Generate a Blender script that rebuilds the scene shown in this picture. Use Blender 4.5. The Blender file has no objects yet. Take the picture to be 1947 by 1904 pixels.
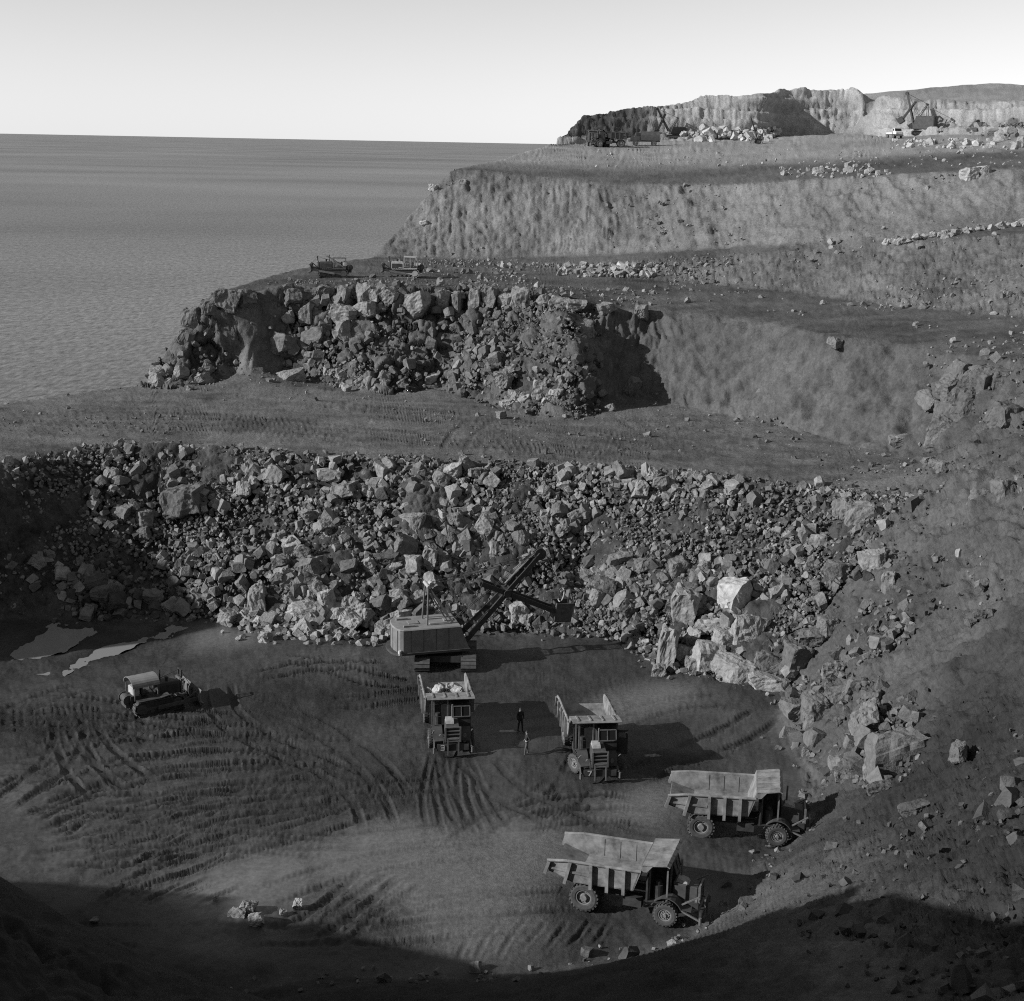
import bpy, bmesh, math, random
import numpy as np
from mathutils import Vector, Matrix

# ------------------------------------------------------------------ camera, sky, sun, exposure
scene = bpy.context.scene
COL = scene.collection
rng = np.random.default_rng(7)
random.seed(7)

F = 2726.0                       # focal length in the units of a 1947 wide frame
CAMZ = 40.0
PITCH, ROLL = math.radians(14.01), math.radians(1.1)
cam_d = bpy.data.cameras.new('camera')
cam_d.sensor_fit = 'HORIZONTAL'
cam_d.sensor_width = 36.0
cam_d.lens = 36.0 * F / 1947.0
cam_d.clip_start = 0.5
cam_d.clip_end = 200000.0
cam = bpy.data.objects.new('camera', cam_d)
COL.objects.link(cam)
cam.matrix_world = (Matrix.Translation((0, 0, CAMZ)) @ Matrix.Rotation(math.pi / 2 - PITCH, 4, 'X')
                    @ Matrix.Rotation(ROLL, 4, 'Z'))
scene.camera = cam

SUN_EL = math.radians(25.0)
SUN_DIR = Vector((-0.955, -0.297, 0.0)).normalized() * math.cos(SUN_EL) + Vector((0, 0, math.sin(SUN_EL)))

world = bpy.data.worlds.new('World')
scene.world = world
world.use_nodes = True
wn, wl = world.node_tree.nodes, world.node_tree.links
wn.clear()
sky = wn.new('ShaderNodeTexSky')
sky.sky_type = 'NISHITA'
sky.sun_disc = False
sky.sun_elevation = SUN_EL
sky.sun_rotation = math.atan2(SUN_DIR.x, SUN_DIR.y)
sky.air_density, sky.dust_density, sky.ozone_density = 1.15, 0.0, 1.0
bw = wn.new('ShaderNodeRGBToBW')
bg = wn.new('ShaderNodeBackground')
bg.inputs['Strength'].default_value = 0.125
wo = wn.new('ShaderNodeOutputWorld')
wl.new(sky.outputs[0], bw.inputs[0])
wl.new(bw.outputs[0], bg.inputs[0])
wl.new(bg.outputs[0], wo.inputs[0])

sun_d = bpy.data.lights.new('sun', 'SUN')
sun_d.energy = 5.0
sun_d.angle = math.radians(0.5)
sun = bpy.data.objects.new('sun', sun_d)
COL.objects.link(sun)
sun.rotation_euler = SUN_DIR.to_track_quat('Z', 'Y').to_euler()

scene.view_settings.view_transform = 'Standard'
scene.view_settings.look = 'None'
scene.view_settings.gamma = 1.0
scene.view_settings.exposure = 0.0
scene.view_settings.use_curve_mapping = False
scene.cycles.max_bounces = 6
scene.cycles.diffuse_bounces = 3
scene.cycles.use_denoising = False
scene.cycles.filter_width = 1.1

# ------------------------------------------------------------------ sight lines
_cp, _sp, _cr, _sr = math.cos(PITCH), math.sin(PITCH), math.cos(ROLL), math.sin(ROLL)
def ray(px, py):
    u, v = (px - 973.5) / F, (952.0 - py) / F
    a, b = u * _cr - v * _sr, u * _sr + v * _cr          # unrolled right / up
    return np.array([a, _cp + b * _sp, -_sp + b * _cp])
def atz(px, py, z):
    r = ray(px, py); t = (z - CAMZ) / r[2]
    return (r[0] * t, r[1] * t, z)
def aty(px, py, y):
    r = ray(px, py); t = y / r[1]
    return (r[0] * t, y, CAMZ + r[2] * t)
def P(pts):
    """('z' points: (px,py,z)); (px,py,'y',Y); ('w',x,y,z)"""
    out = []
    for p in pts:
        if p[0] == 'w': out.append(tuple(map(float, p[1:])))
        elif len(p) == 4: out.append(aty(p[0], p[1], p[3]))
        else: out.append(atz(*p))
    return np.array(out)

# ------------------------------------------------------------------ numpy noise
def _h(ix, iy, iz, seed):
    with np.errstate(over='ignore'):
        h = (ix.astype(np.uint32) * np.uint32(374761393) + iy.astype(np.uint32) * np.uint32(668265263)
             + iz.astype(np.uint32) * np.uint32(2147483647 - 5) + np.uint32(seed * 974634777 & 0xffffffff))
        h = (h ^ (h >> np.uint32(13))) * np.uint32(1274126177)
        h = (h ^ (h >> np.uint32(16))) * np.uint32(2246822519)
        h ^= h >> np.uint32(15)
    return h.astype(np.float32) / np.float32(4294967296.0)
def noise(x, y, z=None, seed=0):
    """value noise in -1..1"""
    x = np.asarray(x, np.float32); y = np.asarray(y, np.float32)
    fx, fy = np.floor(x), np.floor(y)
    ix, iy = fx.astype(np.int64), fy.astype(np.int64)
    tx, ty = x - fx, y - fy
    tx = tx * tx * tx * (tx * (tx * 6 - 15) + 10); ty = ty * ty * ty * (ty * (ty * 6 - 15) + 10)
    def lay(iz):
        a = _h(ix, iy, iz, seed); b = _h(ix + 1, iy, iz, seed)
        c = _h(ix, iy + 1, iz, seed); d = _h(ix + 1, iy + 1, iz, seed)
        return (a + (b - a) * tx) * (1 - ty) + (c + (d - c) * tx) * ty
    if z is None:
        return lay(np.zeros_like(ix)) * 2 - 1
    z = np.asarray(z, np.float32); fz = np.floor(z); iz = fz.astype(np.int64); tz = z - fz
    tz = tz * tz * (3 - 2 * tz)
    l0 = lay(iz)
    return (l0 + (lay(iz + 1) - l0) * tz) * 2 - 1
def fbm(x, y, z=None, oct=4, seed=0, gain=0.5, lac=2.03):
    a, s, f = 1.15, 0.0, 1.0
    for o in range(oct):
        s = s + a * noise(x * f + 17.3 * o, y * f - 9.1 * o, None if z is None else z * f, seed + o * 13)
        a *= gain; f *= lac
    return s
def cells(x, y, z, seed=0):
    """worley: returns f1, f2, random of nearest cell"""
    x = np.asarray(x, np.float32); y = np.asarray(y, np.float32); z = np.asarray(z, np.float32)
    ix, iy, iz = (np.floor(v).astype(np.int64) for v in (x, y, z))
    f1 = np.full(x.shape, 9.0, np.float32); f2 = f1.copy(); rid = np.zeros_like(f1)
    for dx in (-1, 0, 1):
        for dy in (-1, 0, 1):
            for dz in (-1, 0, 1):
                cx, cy, cz = ix + dx, iy + dy, iz + dz
                d = ((cx + _h(cx, cy, cz, seed + 1) - x) ** 2 + (cy + _h(cx, cy, cz, seed + 2) - y) ** 2
                     + (cz + _h(cx, cy, cz, seed + 3) - z) ** 2)
                rr = _h(cx, cy, cz, seed + 4)
                n = d < f1
                f2 = np.where(n, f1, np.minimum(f2, d)); rid = np.where(n, rr, rid); f1 = np.where(n, d, f1)
    return np.sqrt(f1), np.sqrt(f2), rid
def sstep(a, b, x):
    t = np.clip((x - a) / (b - a), 0, 1)
    return t * t * (3 - 2 * t)

# ------------------------------------------------------------------ break lines of the quarry
# toe of the lowest face and rim of the pit floor
T1far = P([('w', -75, 88, 0), ('w', -60, 96, 0), ('w', -54, 106, 0), (-60, 1180, 0), (60, 1172, 0), (200, 1178, 0), (330, 1183, 0), (430, 1178, 0),
           (480, 1200, 0), (560, 1208, 0), (650, 1202, 0), (735, 1195, 0), (850, 1198, 0), (950, 1203, 0), (1060, 1207, 0),
           (1180, 1215, 0), (1245, 1262, 0), (1330, 1288, 0), (1420, 1300, 0), (1500, 1312, 0)])
T1right = P([(1500, 1312, 0), (1485, 1370, 0), (1510, 1430, 0), (1550, 1480, 0), (1548, 1555, 0), (1500, 1606, 0), (1415, 1672, 0),
             (1360, 1745, 0), (1260, 1805, 0), (1100, 1842, 0), (950, 1868, 0), (800, 1858, 0), (650, 1855, 0), (480, 1885, 0),
             ('w', -20, 50, 0), ('w', -34, 53.5, 0), ('w', -50, 62, 0), ('w', -75, 77, 0)])
C1 = P([('w', -92, 88, 18), ('w', -72, 98, 23), ('w', -63, 109, 20), ('w', -57, 118, 16.5), ('w', -51, 126, 13), (0, 888, 12), (60, 872, 12), (150, 851, 12), (250, 844, 12), (400, 847, 12),  # out-of-view left points raised to shade the rubble slope
        (560, 860, 12), (760, 870, 12), (900, 874, 12), (1100, 883, 12), (1300, 897, 12), (1500, 918, 12), (1640, 938, 12), (1745, 950, 12)])
T2 = P([(245, 733, 12), (330, 738, 12), (450, 723, 12), (560, 720, 12), (640, 735, 12), (740, 750, 12), (830, 738, 12), (900, 757, 12),
        (960, 776, 12), (1085, 797, 12), (1125, 792, 12), (1150, 770, 12), (1190, 752, 12.1), (1240, 764, 12), (1300, 775, 12), (1400, 792, 12), (1530, 822, 12), (1620, 846, 12.2),
        (1720, 866, 12.4), (1800, 893, 12.6)])
C2 = P([(395, 557, 22.2), (470, 546, 23), (620, 541, 23), (760, 546, 23), (900, 548, 23), (1050, 556, 22.8), (1130, 578, 21.8), (1180, 588, 21.1), (1230, 592, 20.9),
        (1300, 590, 21.1), (1400, 604, 21.2), (1500, 624, 21.3), (1600, 643, 21.4), (1720, 657, 21.4), (1830, 671, 21.6), (1947, 692, 22.0),
        ('w', 49, 100, 24), ('w', 55, 82, 26), ('w', 57, 60, 29)])
T3a = P([(990, 503, 23), (1100, 522, 23), (1250, 533, 22.6), (1400, 546, 22.3), (1550, 562, 22.3), (1700, 582, 22.6), (1947, 604, 23.2), ('w', 75, 110, 26)])
SPUR = P([(1060, 575, 22.3), (1100, 635, 19.6), (1102, 690, 17), (1092, 745, 14.2), (1080, 796, 12)])
R3o = P([(1200, 497, 24.2), (1400, 483, 25.9), (1600, 471, 27.6), (1800, 457, 29.4), (1947, 442, 30.8), ('w', 90, 150, 32.5)])
T3b = P([(705, 490, 23), (850, 494, 23), (1000, 492, 23.2), (1150, 486, 24.2), (1300, 477, 25.6), (1450, 467, 27), (1600, 457, 28.5),
         (1750, 445, 30), (1947, 426, 31.4), ('w', 95, 162, 33)])
C3 = P([(858, 321, 'y', 236), (930, 323, 'y', 235), (1000, 335, 'y', 234), (1100, 342, 'y', 233), (1200, 349, 'y', 230), (1300, 352, 'y', 224),
        (1400, 350, 'y', 218), (1550, 339, 'y', 210), (1700, 331, 'y', 204), (1947, 318, 'y', 194), ('w', 100, 185, 39)])
B4 = P([(940, 305, 'y', 264), (1030, 296, 'y', 275), (1150, 297, 'y', 280), (1300, 303, 'y', 272), (1500, 303, 'y', 262), (1750, 293, 'y', 250), (1947, 288, 'y', 240)])
T5 = P([(1040, 275, 'y', 326), (1150, 271, 'y', 338), (1250, 268, 'y', 342), (1400, 266, 'y', 345), (1465, 264, 'y', 345), (1485, 258, 'y', 364), (1640, 256, 'y', 366), (1665, 259, 'y', 346), (1720, 258, 'y', 338),
        (1850, 256, 'y', 328), (1990, 258, 'y', 320)])
C5 = P([(1043, 272, 'y', 333), (1080, 240, 'y', 341), (1112, 213, 'y', 347), (1200, 203, 'y', 352), (1330, 186, 'y', 357), (1455, 177, 'y', 354),
        (1478, 172, 'y', 371), (1530, 170, 'y', 373), (1630, 173, 'y', 373), (1672, 180, 'y', 352), (1720, 188, 'y', 347), (1850, 190, 'y', 345), (1990, 190, 'y', 335)])
SKY = P([('w', 40, 440, 52), (1500, 178, 'y', 455), (1650, 178, 'y', 455), (1760, 166, 'y', 455), (1860, 158, 'y', 455), (1990, 161, 'y', 455)])
E2 = P([('w', -110, 128, 10), ('w', -80, 146, 11), (0, 769, 11.6), (100, 753, 11.9), (200, 738, 12), (245, 733, 12)])
E3 = P([(283, 706, 12.5), (330, 642, 17), (350, 598, 19.5), (395, 557, 22.2), (530, 517, 23), (620, 499, 23), (705, 489, 23)])
E4 = P([(705, 489, 23), (780, 402, 'y', 228), (822, 352, 'y', 232), (858, 321, 'y', 236), (940, 303, 'y', 262), (1028, 279, 'y', 305), (1043, 272, 'y', 333)])
# ground round the camera, outside the picture; left ridge raised and notched to throw shade
NEAR = P([('w', -110, 72, 12), ('w', -82, 65, 12), ('w', -75, 62.5, 18), ('w', -68, 59.5, 15.5), ('w', -62, 57, 20.5), ('w', -56, 54, 17.5), ('w', -50.5, 51.5, 21.5), ('w', -46.5, 48, 24), ('w', -42, 45, 31), ('w', -37, 42.5, 30), ('w', -32, 40, 35.5), ('w', -28, 36, 33.5), ('w', -24, 30, 39.5), ('w', -21, 16, 38.5),
          ('w', -12, 5, 37.4), ('w', 0, 0, 37.8), ('w', 12, 2, 37.6), ('w', 24, 9, 37), ('w', 38, 24, 35.5), ('w', 52, 44, 32), ('w', 57, 60, 29)])
N2 = P([('w', -11, 10, 29), ('w', -9, 19, 23.5), ('w', 0, 20, 24), ('w', 12, 19, 25), ('w', 25, 20, 28), ('w', 38, 24, 35.5)])
N3 = P([('w', -16, 44, 6.5), ('w', -10, 42, 9), ('w', 0, 41, 10), ('w', 10, 42, 11), ('w', 18, 44, 11.8), ('w', 28, 46, 15.5), ('w', 40, 48, 22)])
BACK = P([('w', -110, 40, 26), ('w', -60, 10, 36), ('w', -20, -30, 39), ('w', 60, -30, 39), ('w', 110, 40, 36), ('w', 150, 120, 38), ('w', 180, 200, 42)])
# foot of the sea cliffs
def off(a, dx, dy, z):
    b = a.copy(); b[:, 0] += dx; b[:, 1] += dy; b[:, 2] = z
    return b
SEAZ = -10.0
FOOT = np.vstack([off(E2, -5, 9, -15), off(E3[1:], -7, 6, -15), off(E4[1:-1], -9, 5, -15), P([('w', 2, 345, -15), ('w', 16, 380, -15), ('w', 30, 480, -15)])])

X0, X1, Y0, Y1, GS = -110.0, 190.0, -30.0, 480.0, 0.5
def rasterise(lines, gs):
    nx, ny = int((X1 - X0) / gs) + 1, int((Y1 - Y0) / gs) + 1
    acc = np.zeros((ny, nx)); cnt = np.zeros((ny, nx))
    for L in lines:
        for a, b in zip(L[:-1], L[1:]):
            n = max(2, int(np.hypot(*(b - a)[:2]) / (gs * 0.45)) + 2)
            t = np.linspace(0, 1, n)[:, None]
            p = a + (b - a) * t
            ix = np.rint((p[:, 0] - X0) / gs).astype(int); iy = np.rint((p[:, 1] - Y0) / gs).astype(int)
            ok = (ix >= 0) & (ix < nx) & (iy >= 0) & (iy < ny)
            np.add.at(acc, (iy[ok], ix[ok]), p[ok, 2]); np.add.at(cnt, (iy[ok], ix[ok]), 1)
    return acc, cnt
def poly_mask(poly, gx, gy):
    ins = np.zeros(gx.shape, bool)
    n = len(poly)
    for i in range(n):
        ax, ay = poly[i][0], poly[i][1]; bx_, by_ = poly[(i + 1) % n][0], poly[(i + 1) % n][1]
        if ay == by_: continue
        c = (ay > gy) != (by_ > gy)
        ins ^= c & (gx < (bx_ - ax) * (gy - ay) / (by_ - ay) + ax)
    return ins
LINES = [T1far, T1right, C1, T2, C2, SPUR, T3a, R3o, T3b, C3, B4, T5, C5, SKY, E2, E3, E4, NEAR, N2, N3, BACK]
OCEAN = [tuple(p[:2]) for p in FOOT] + [(30, 600), (-400, 600), (-400, 128)]
FLOORPOLY = [tuple(p[:2]) for p in T1far] + [tuple(p[:2]) for p in T1right[1:]]
def solve():
    Z = None
    for gs, it in ((16, 300), (8, 200), (4, 200), (2, 160), (1, 140), (0.5, 90)):
        acc, cnt = rasterise(LINES, gs)
        ny, nx = acc.shape
        gx, gy = np.meshgrid(X0 + np.arange(nx) * gs, Y0 + np.arange(ny) * gs)
        fix = cnt > 0
        val = np.where(fix, acc / np.maximum(cnt, 1), 0)
        oc = poly_mask(OCEAN, gx, gy); fl = poly_mask(FLOORPOLY, gx, gy)
        val[oc] = -15; fix = fix | oc
        val[fl] = 0; fix = fix | fl
        if Z is None:
            Z = np.full((ny, nx), 20.0)
        else:
            oy, ox = Z.shape
            fy = np.minimum(np.arange(ny) * gs / pgs, oy - 1.001); fx = np.minimum(np.arange(nx) * gs / pgs, ox - 1.001)
            iy, ix = fy.astype(int), fx.astype(int); ty, tx = (fy - iy)[:, None], (fx - ix)[None]
            Z = ((Z[iy][:, ix] * (1 - tx) + Z[iy][:, ix + 1] * tx) * (1 - ty) + (Z[iy + 1][:, ix] * (1 - tx) + Z[iy + 1][:, ix + 1] * tx) * ty)
        Z = np.where(fix, val, Z).astype(np.float32)
        for k in range(it):
            p = np.pad(Z, 1, mode='edge')
            m = (p[:-2, 1:-1] + p[2:, 1:-1] + p[1:-1, :-2] + p[1:-1, 2:]) * 0.25
            Z = np.where(fix, val, Z + 1.0 * (m - Z)).astype(np.float32)
        pgs = gs
    return Z
def blur(a, n=1):
    for _ in range(n):
        p = np.pad(a, 1, mode='edge')
        a = (p[:-2] + 2 * p[1:-1] + p[2:]) * 0.25
        a = (a[:, :-2] + 2 * a[:, 1:-1] + a[:, 2:]) * 0.25
    return a
BASE = blur(solve(), 2)
_gx, _gy = np.meshgrid(X0 + np.arange(BASE.shape[1]) * GS, Y0 + np.arange(BASE.shape[0]) * GS)
for _x, _y, _z, _r, _d in ((1105, 1035, 6, 2.2, 2.6), (1120, 985, 9, 1.8, 1.8), (300, 1010, 6, 3, 1.0), (900, 985, 8, 3.5, 1.2), (1030, 980, 9, 3, 1.0)):   # bites taken out of the slope
    _p = atz(_x, _y, _z); BASE = BASE - (_d * np.exp(-((_gx - _p[0]) ** 2 + (_gy - _p[1]) ** 2) / _r ** 2)).astype(np.float32)
GNY, GNX = BASE.shape
GX, GY = np.meshgrid((X0 + np.arange(GNX) * GS).astype(np.float32), (Y0 + np.arange(GNY) * GS).astype(np.float32))
def samp(A, x, y):
    fx = np.clip((np.asarray(x) - X0) / GS, 0, GNX - 1.001); fy = np.clip((np.asarray(y) - Y0) / GS, 0, GNY - 1.001)
    ix, iy = fx.astype(int), fy.astype(int); tx, ty = fx - ix, fy - iy
    return ((A[iy, ix] * (1 - tx) + A[iy, ix + 1] * tx) * (1 - ty) + (A[iy + 1, ix] * (1 - tx) + A[iy + 1, ix + 1] * tx) * ty)
def hit(px, py, zoff=0.0, tmin=20.0):
    """first point of the base ground along a sight line"""
    r = ray(px, py); t = np.arange(tmin, 520, 0.2)
    p = r[None] * t[:, None]; p[:, 2] += CAMZ
    g = samp(BASE, p[:, 0], p[:, 1]) + zoff
    k = np.argmax(p[:, 2] <= g)
    return p[k] if p[k, 2] <= g[k] else None
DZX = np.gradient(BASE, GS, axis=1); DZY = np.gradient(BASE, GS, axis=0)
SLOPE = np.hypot(DZX, DZY)

def zone(poly, b=2):
    return blur(poly_mask([tuple(p[:2]) for p in poly], GX, GY).astype(np.float32), b)
Z_floor = zone(FLOORPOLY, 2)
Z_rub = zone(np.vstack([T1far[2:], C1[::-1][:-2]]), 2)
Z_bench2 = zone(np.vstack([C1[4:], T2[::-1], E2[::-1][1:]]), 2)
k2 = 9      # rocky left end of the middle face
Z_f2l = zone(np.vstack([E3[:4], C2[:7], T2[:12][::-1]]), 2)
Z_f2r = zone(np.vstack([C2[6:], P([('w', 30, 95, 8)]), T2[11:][::-1]]), 3)
Z_bench3 = zone(np.vstack([C2[:17], T3a[::-1], T3b[:3][::-1], E3[3:][::-1]]), 2)
Z_f3 = zone(np.vstack([T3b, C3[::-1], E4[:4][::-1]]), 2)
Z_f3a = zone(np.vstack([T3a, R3o[::-1]]), 2)
Z_far = sstep(236, 262, GY) * (GX > -40)
Z_f5 = zone(np.vstack([T5, C5[::-1]]), 1)
Z_face = sstep(0.28, 0.55, blur(SLOPE, 3))
Z_right = sstep(20, 34, GX + (GY < 60) * 60 * 0) * (GY < 125) * (1 - Z_floor)
# ------------------------------------------------------------------ wheel and crawler ruts pressed into the pit floor
RS = 0.07
RX0, RX1, RY0, RY1 = -52.0, 24.0, 58.0, 118.0
RNX, RNY = int((RX1 - RX0) / RS), int((RY1 - RY0) / RS)
RUT = np.zeros((RNY, RNX), np.float32)
def press(path, width=0.5, depth=0.10, lug=0.26, bar=0.0, berm=0.5, seed=0, lugs_k=None):
    """path: world xy points; a rut with a lug pattern and squeezed-up edges"""
    path = np.asarray(path, float)[:, :2]
    # smooth and resample
    for _ in range(3):
        q = [path[0]]
        for a, b in zip(path[:-1], path[1:]): q += [a * .75 + b * .25, a * .25 + b * .75]
        q.append(path[-1]); path = np.array(q)
    seg = np.hypot(*np.diff(path, axis=0).T); s = np.r_[0, np.cumsum(seg)]
    n = int(s[-1] / 0.8) + 2
    u = np.linspace(0, s[-1], n)
    pts = np.c_[np.interp(u, s, path[:, 0]), np.interp(u, s, path[:, 1])]
    pts += np.c_[noise(u * .25, u * 0 + seed, seed=5), noise(u * .25, u * 0 + seed, seed=6)] * 0.10
    R = width * 0.5 + 0.32
    for k in range(n - 1):
        a, b = pts[k], pts[k + 1]
        lo, hi = np.minimum(a, b) - R, np.maximum(a, b) + R
        i0, i1 = max(0, int((lo[0] - RX0) / RS)), min(RNX, int((hi[0] - RX0) / RS) + 2)
        j0, j1 = max(0, int((lo[1] - RY0) / RS)), min(RNY, int((hi[1] - RY0) / RS) + 2)
        if i1 <= i0 or j1 <= j0: continue
        x, y = np.meshgrid(RX0 + np.arange(i0, i1) * RS, RY0 + np.arange(j0, j1) * RS)
        d = b - a; L = np.hypot(*d) + 1e-6; d = d / L
        along = (x - a[0]) * d[0] + (y - a[1]) * d[1]; t = -(x - a[0]) * d[1] + (y - a[1]) * d[0]
        ok = (along >= -0.02) & (along < L + 0.02)
        ss = u[k] + along
        at = np.abs(t)
        fade = np.clip(ss / 2.0, 0, 1) * np.clip((s[-1] - ss) / 2.0, 0, 1) * np.clip(0.85 + 0.35 * noise(ss * .2, ss * 0 + seed * 3.3, seed=9), 0.4, 1)
        ins = sstep(width * .5 + .06, width * .5 - .06, at)
        lugs = np.tanh(2.5 * np.sin(2 * np.pi * (ss / lug + at * (0 if bar else 1.2 / max(width, .3)))))
        h = -depth * ins * (0.80 + (lugs_k if lugs_k is not None else (.10 if seed % 5 < 3 else .24)) * lugs) + depth * berm * 1.5 * np.exp(-((at - width * .5 - .09) / .09) ** 2) * (0.8 + .5 * noise(x * 3, y * 3, seed=3))
        h = h * fade
        cur = RUT[j0:j1, i0:i1]
        w = np.clip(ins + np.exp(-((at - width * .5 - .1) / .12) ** 2) * .6, 0, 1) * ok * np.clip(fade * 2, 0, 1)
        RUT[j0:j1, i0:i1] = cur * (1 - w) + (cur * .35 + h) * w
def px_path(pts): return np.array([atz(x, y, 0)[:2] for x, y in pts])
def pair(pts, gauge=1.15, **kw):
    p = px_path(pts); d = np.gradient(p, axis=0); d /= np.hypot(d[:, 0], d[:, 1])[:, None] + 1e-6
    n = np.c_[-d[:, 1], d[:, 0]]
    press(p + n * gauge, **kw); press(p - n * gauge, **kw)
TRK = random.Random(3)
arcs = [
    [(690, 1482), (520, 1500), (340, 1532), (200, 1560), (85, 1598)],
    [(660, 1466), (480, 1470), (300, 1496), (160, 1530), (50, 1572)],
    [(640, 1445), (470, 1440), (320, 1452), (180, 1480), (60, 1530)],
    [(700, 1510), (560, 1530), (400, 1560), (250, 1600), (140, 1640)],
    [(720, 1530), (600, 1560), (470, 1600), (330, 1640), (200, 1690)],
    [(560, 1420), (420, 1410), (300, 1415), (160, 1440), (0, 1520)],
]
for i, a in enumerate(arcs):
    pair(a, gauge=1.0 + .1 * i, width=.55, depth=.11 + .02 * (i % 3), lug=.26, seed=i)
for i in range(5):
    o = TRK.uniform(-14, 14)
    press(px_path([(x + TRK.uniform(-12, 12), y + o) for x, y in arcs[i]]), width=.45, depth=.12, lug=.24, seed=20 + i)
pair([(128, 1360), (132, 1420), (160, 1475), (215, 1520)], gauge=.95, width=.5, depth=.13, bar=1, lug=.24, seed=31)
pair([(155, 1370), (175, 1420), (230, 1470), (280, 1500)], gauge=.95, width=.5, depth=.12, bar=1, lug=.24, seed=32)
pair([(-20, 1545), (70, 1490), (125, 1430), (140, 1380)], gauge=1.0, width=.5, depth=.10, lug=.3, seed=33)
pair([(410, 1300), (430, 1370), (510, 1415), (610, 1455), (690, 1500), (725, 1580)], gauge=1.0, width=.55, depth=.08, lug=.36, seed=34)
pair([(440, 1330), (540, 1350), (640, 1400), (720, 1460), (760, 1540)], gauge=1.0, width=.55, depth=.05, lug=.36, seed=35)
pair([(600, 1335), (720, 1330), (830, 1318), (960, 1300)], gauge=1.0, width=.55, depth=.10, lug=.3, seed=36)
pair([(490, 1290), (560, 1270), (640, 1262), (740, 1270)], gauge=.95, width=.5, depth=.14, bar=1, lug=.26, seed=37)
pair([(520, 1250), (600, 1255), (700, 1290), (800, 1300)], gauge=.95, width=.5, depth=.12, bar=1, lug=.26, seed=38)
for k, (dx, b) in enumerate([(0, 0), (-18, -25), (20, 18), (38, 40)]):
    press(px_path([(826 + dx * .3, 1432), (820 + dx, 1500), (834 + dx + b * .3, 1560), (852 + dx + b * .6, 1596)]), width=.36, depth=.06, lug=.5, seed=40 + k)
    press(px_path([(882 + dx * .3, 1432), (886 + dx, 1500), (906 + dx + b * .3, 1560), (922 + dx + b * .6, 1592)]), width=.36, depth=.06, lug=.5, seed=44 + k)
press(px_path([(1060, 1470), (990, 1520), (900, 1560), (800, 1640)]), width=.5, depth=.05, seed=48)
pair([(1110, 1480), (1060, 1530), (960, 1600), (800, 1690), (660, 1760)], gauge=1.2, width=.55, depth=.05, lug=.34, seed=49)
pair([(740, 1650), (690, 1690), (640, 1735), (560, 1780)], gauge=1.1, width=.6, depth=.16, lug=.4, seed=50)
pair([(790, 1660), (720, 1705), (660, 1750), (600, 1800)], gauge=1.1, width=.5, depth=.12, lug=.4, seed=51)
pair([(1090, 1716), (960, 1714), (820, 1722), (690, 1750), (560, 1800)], gauge=1.1, width=.5, depth=.08, lug=.34, seed=52)
for k in range(7):
    press(px_path([(860 + 40 * k, 1842 - 6 * k), (880 + 42 * k, 1790), (930 + 40 * k, 1735)]), width=.3, depth=.08, lug=.6, berm=.8, seed=60 + k)
pair([(980, 1548), (1060, 1530), (1140, 1520), (1230, 1535)], gauge=1.0, width=.55, depth=.13, lug=.36, seed=70)
pair([(960, 1570), (1080, 1555), (1180, 1548), (1270, 1560)], gauge=1.0, width=.5, depth=.10, lug=.36, seed=71)
pair([(1290, 1615), (1180, 1590), (1060, 1560), (950, 1500), (900, 1440)], gauge=1.1, width=.55, depth=.06, lug=.34, seed=72)
pair([(1090, 1480), (1150, 1400), (1240, 1340), (1400, 1330)], gauge=1.1, width=.55, depth=.06, lug=.34, seed=73)
pair([(1200, 1480), (1290, 1440), (1400, 1400), (1470, 1350)], gauge=1.1, width=.55, depth=.09, lug=.34, seed=74)
pair([(60, 1330), (200, 1340), (330, 1360), (470, 1365)], gauge=.95, width=.5, depth=.12, bar=1, lug=.24, seed=75)
pair([(0, 1380), (150, 1372), (330, 1375), (520, 1395)], gauge=.95, width=.5, depth=.12, bar=1, lug=.24, seed=76)
pair([(180, 1300), (100, 1320), (0, 1360)], gauge=.95, width=.5, depth=.1, bar=1, lug=.24, seed=77)
for k in range(26):
    cx, cy = TRK.uniform(60, 420), TRK.uniform(1560, 1730)
    press(px_path([(cx, cy), (cx + 55, cy - 22 - TRK.uniform(0, 14)), (cx + 120, cy - 55)]), width=TRK.uniform(.25, .5), depth=.11, lug=.5, berm=.9, seed=80 + k)
for k in range(24):                      # many older, fainter passes
    cx, cy = (TRK.uniform(0, 1250), TRK.uniform(1330, 1800)) if k % 3 == 0 else (TRK.uniform(0, 680), TRK.uniform(1360, 1660))
    a0 = TRK.gauss(0, .22) + (3.0 if TRK.random() < .5 else 0); L0 = TRK.uniform(260, 620); bend = TRK.uniform(-.5, .5)
    q = [(cx + math.cos(a0 + bend * t) * L0 * t, cy + math.sin(a0 + bend * t) * L0 * t * .42) for t in (-.5, -.2, .1, .5)]
    pair(q, gauge=TRK.uniform(.9, 1.15), width=.5, depth=TRK.uniform(.04, .10), lug=TRK.choice([.24, .3, .4]), bar=TRK.random() < .35, seed=120 + k)
def rut(x, y, grid=None):
    RUT, RX0, RY0, RNX, RNY, RS = grid or FLOOR_RUT
    fx = (x - RX0) / RS; fy = (y - RY0) / RS
    ok = (fx >= 0) & (fx < RNX - 1.01) & (fy >= 0) & (fy < RNY - 1.01)
    fx = np.clip(fx, 0, RNX - 1.01); fy = np.clip(fy, 0, RNY - 1.01)
    ix, iy = fx.astype(int), fy.astype(int); tx, ty = fx - ix, fy - iy
    return ok * ((RUT[iy, ix] * (1 - tx) + RUT[iy, ix + 1] * tx) * (1 - ty) + (RUT[iy + 1, ix] * (1 - tx) + RUT[iy + 1, ix + 1] * tx) * ty)

FLOOR_RUT = (RUT, RX0, RY0, RNX, RNY, RS)
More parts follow.
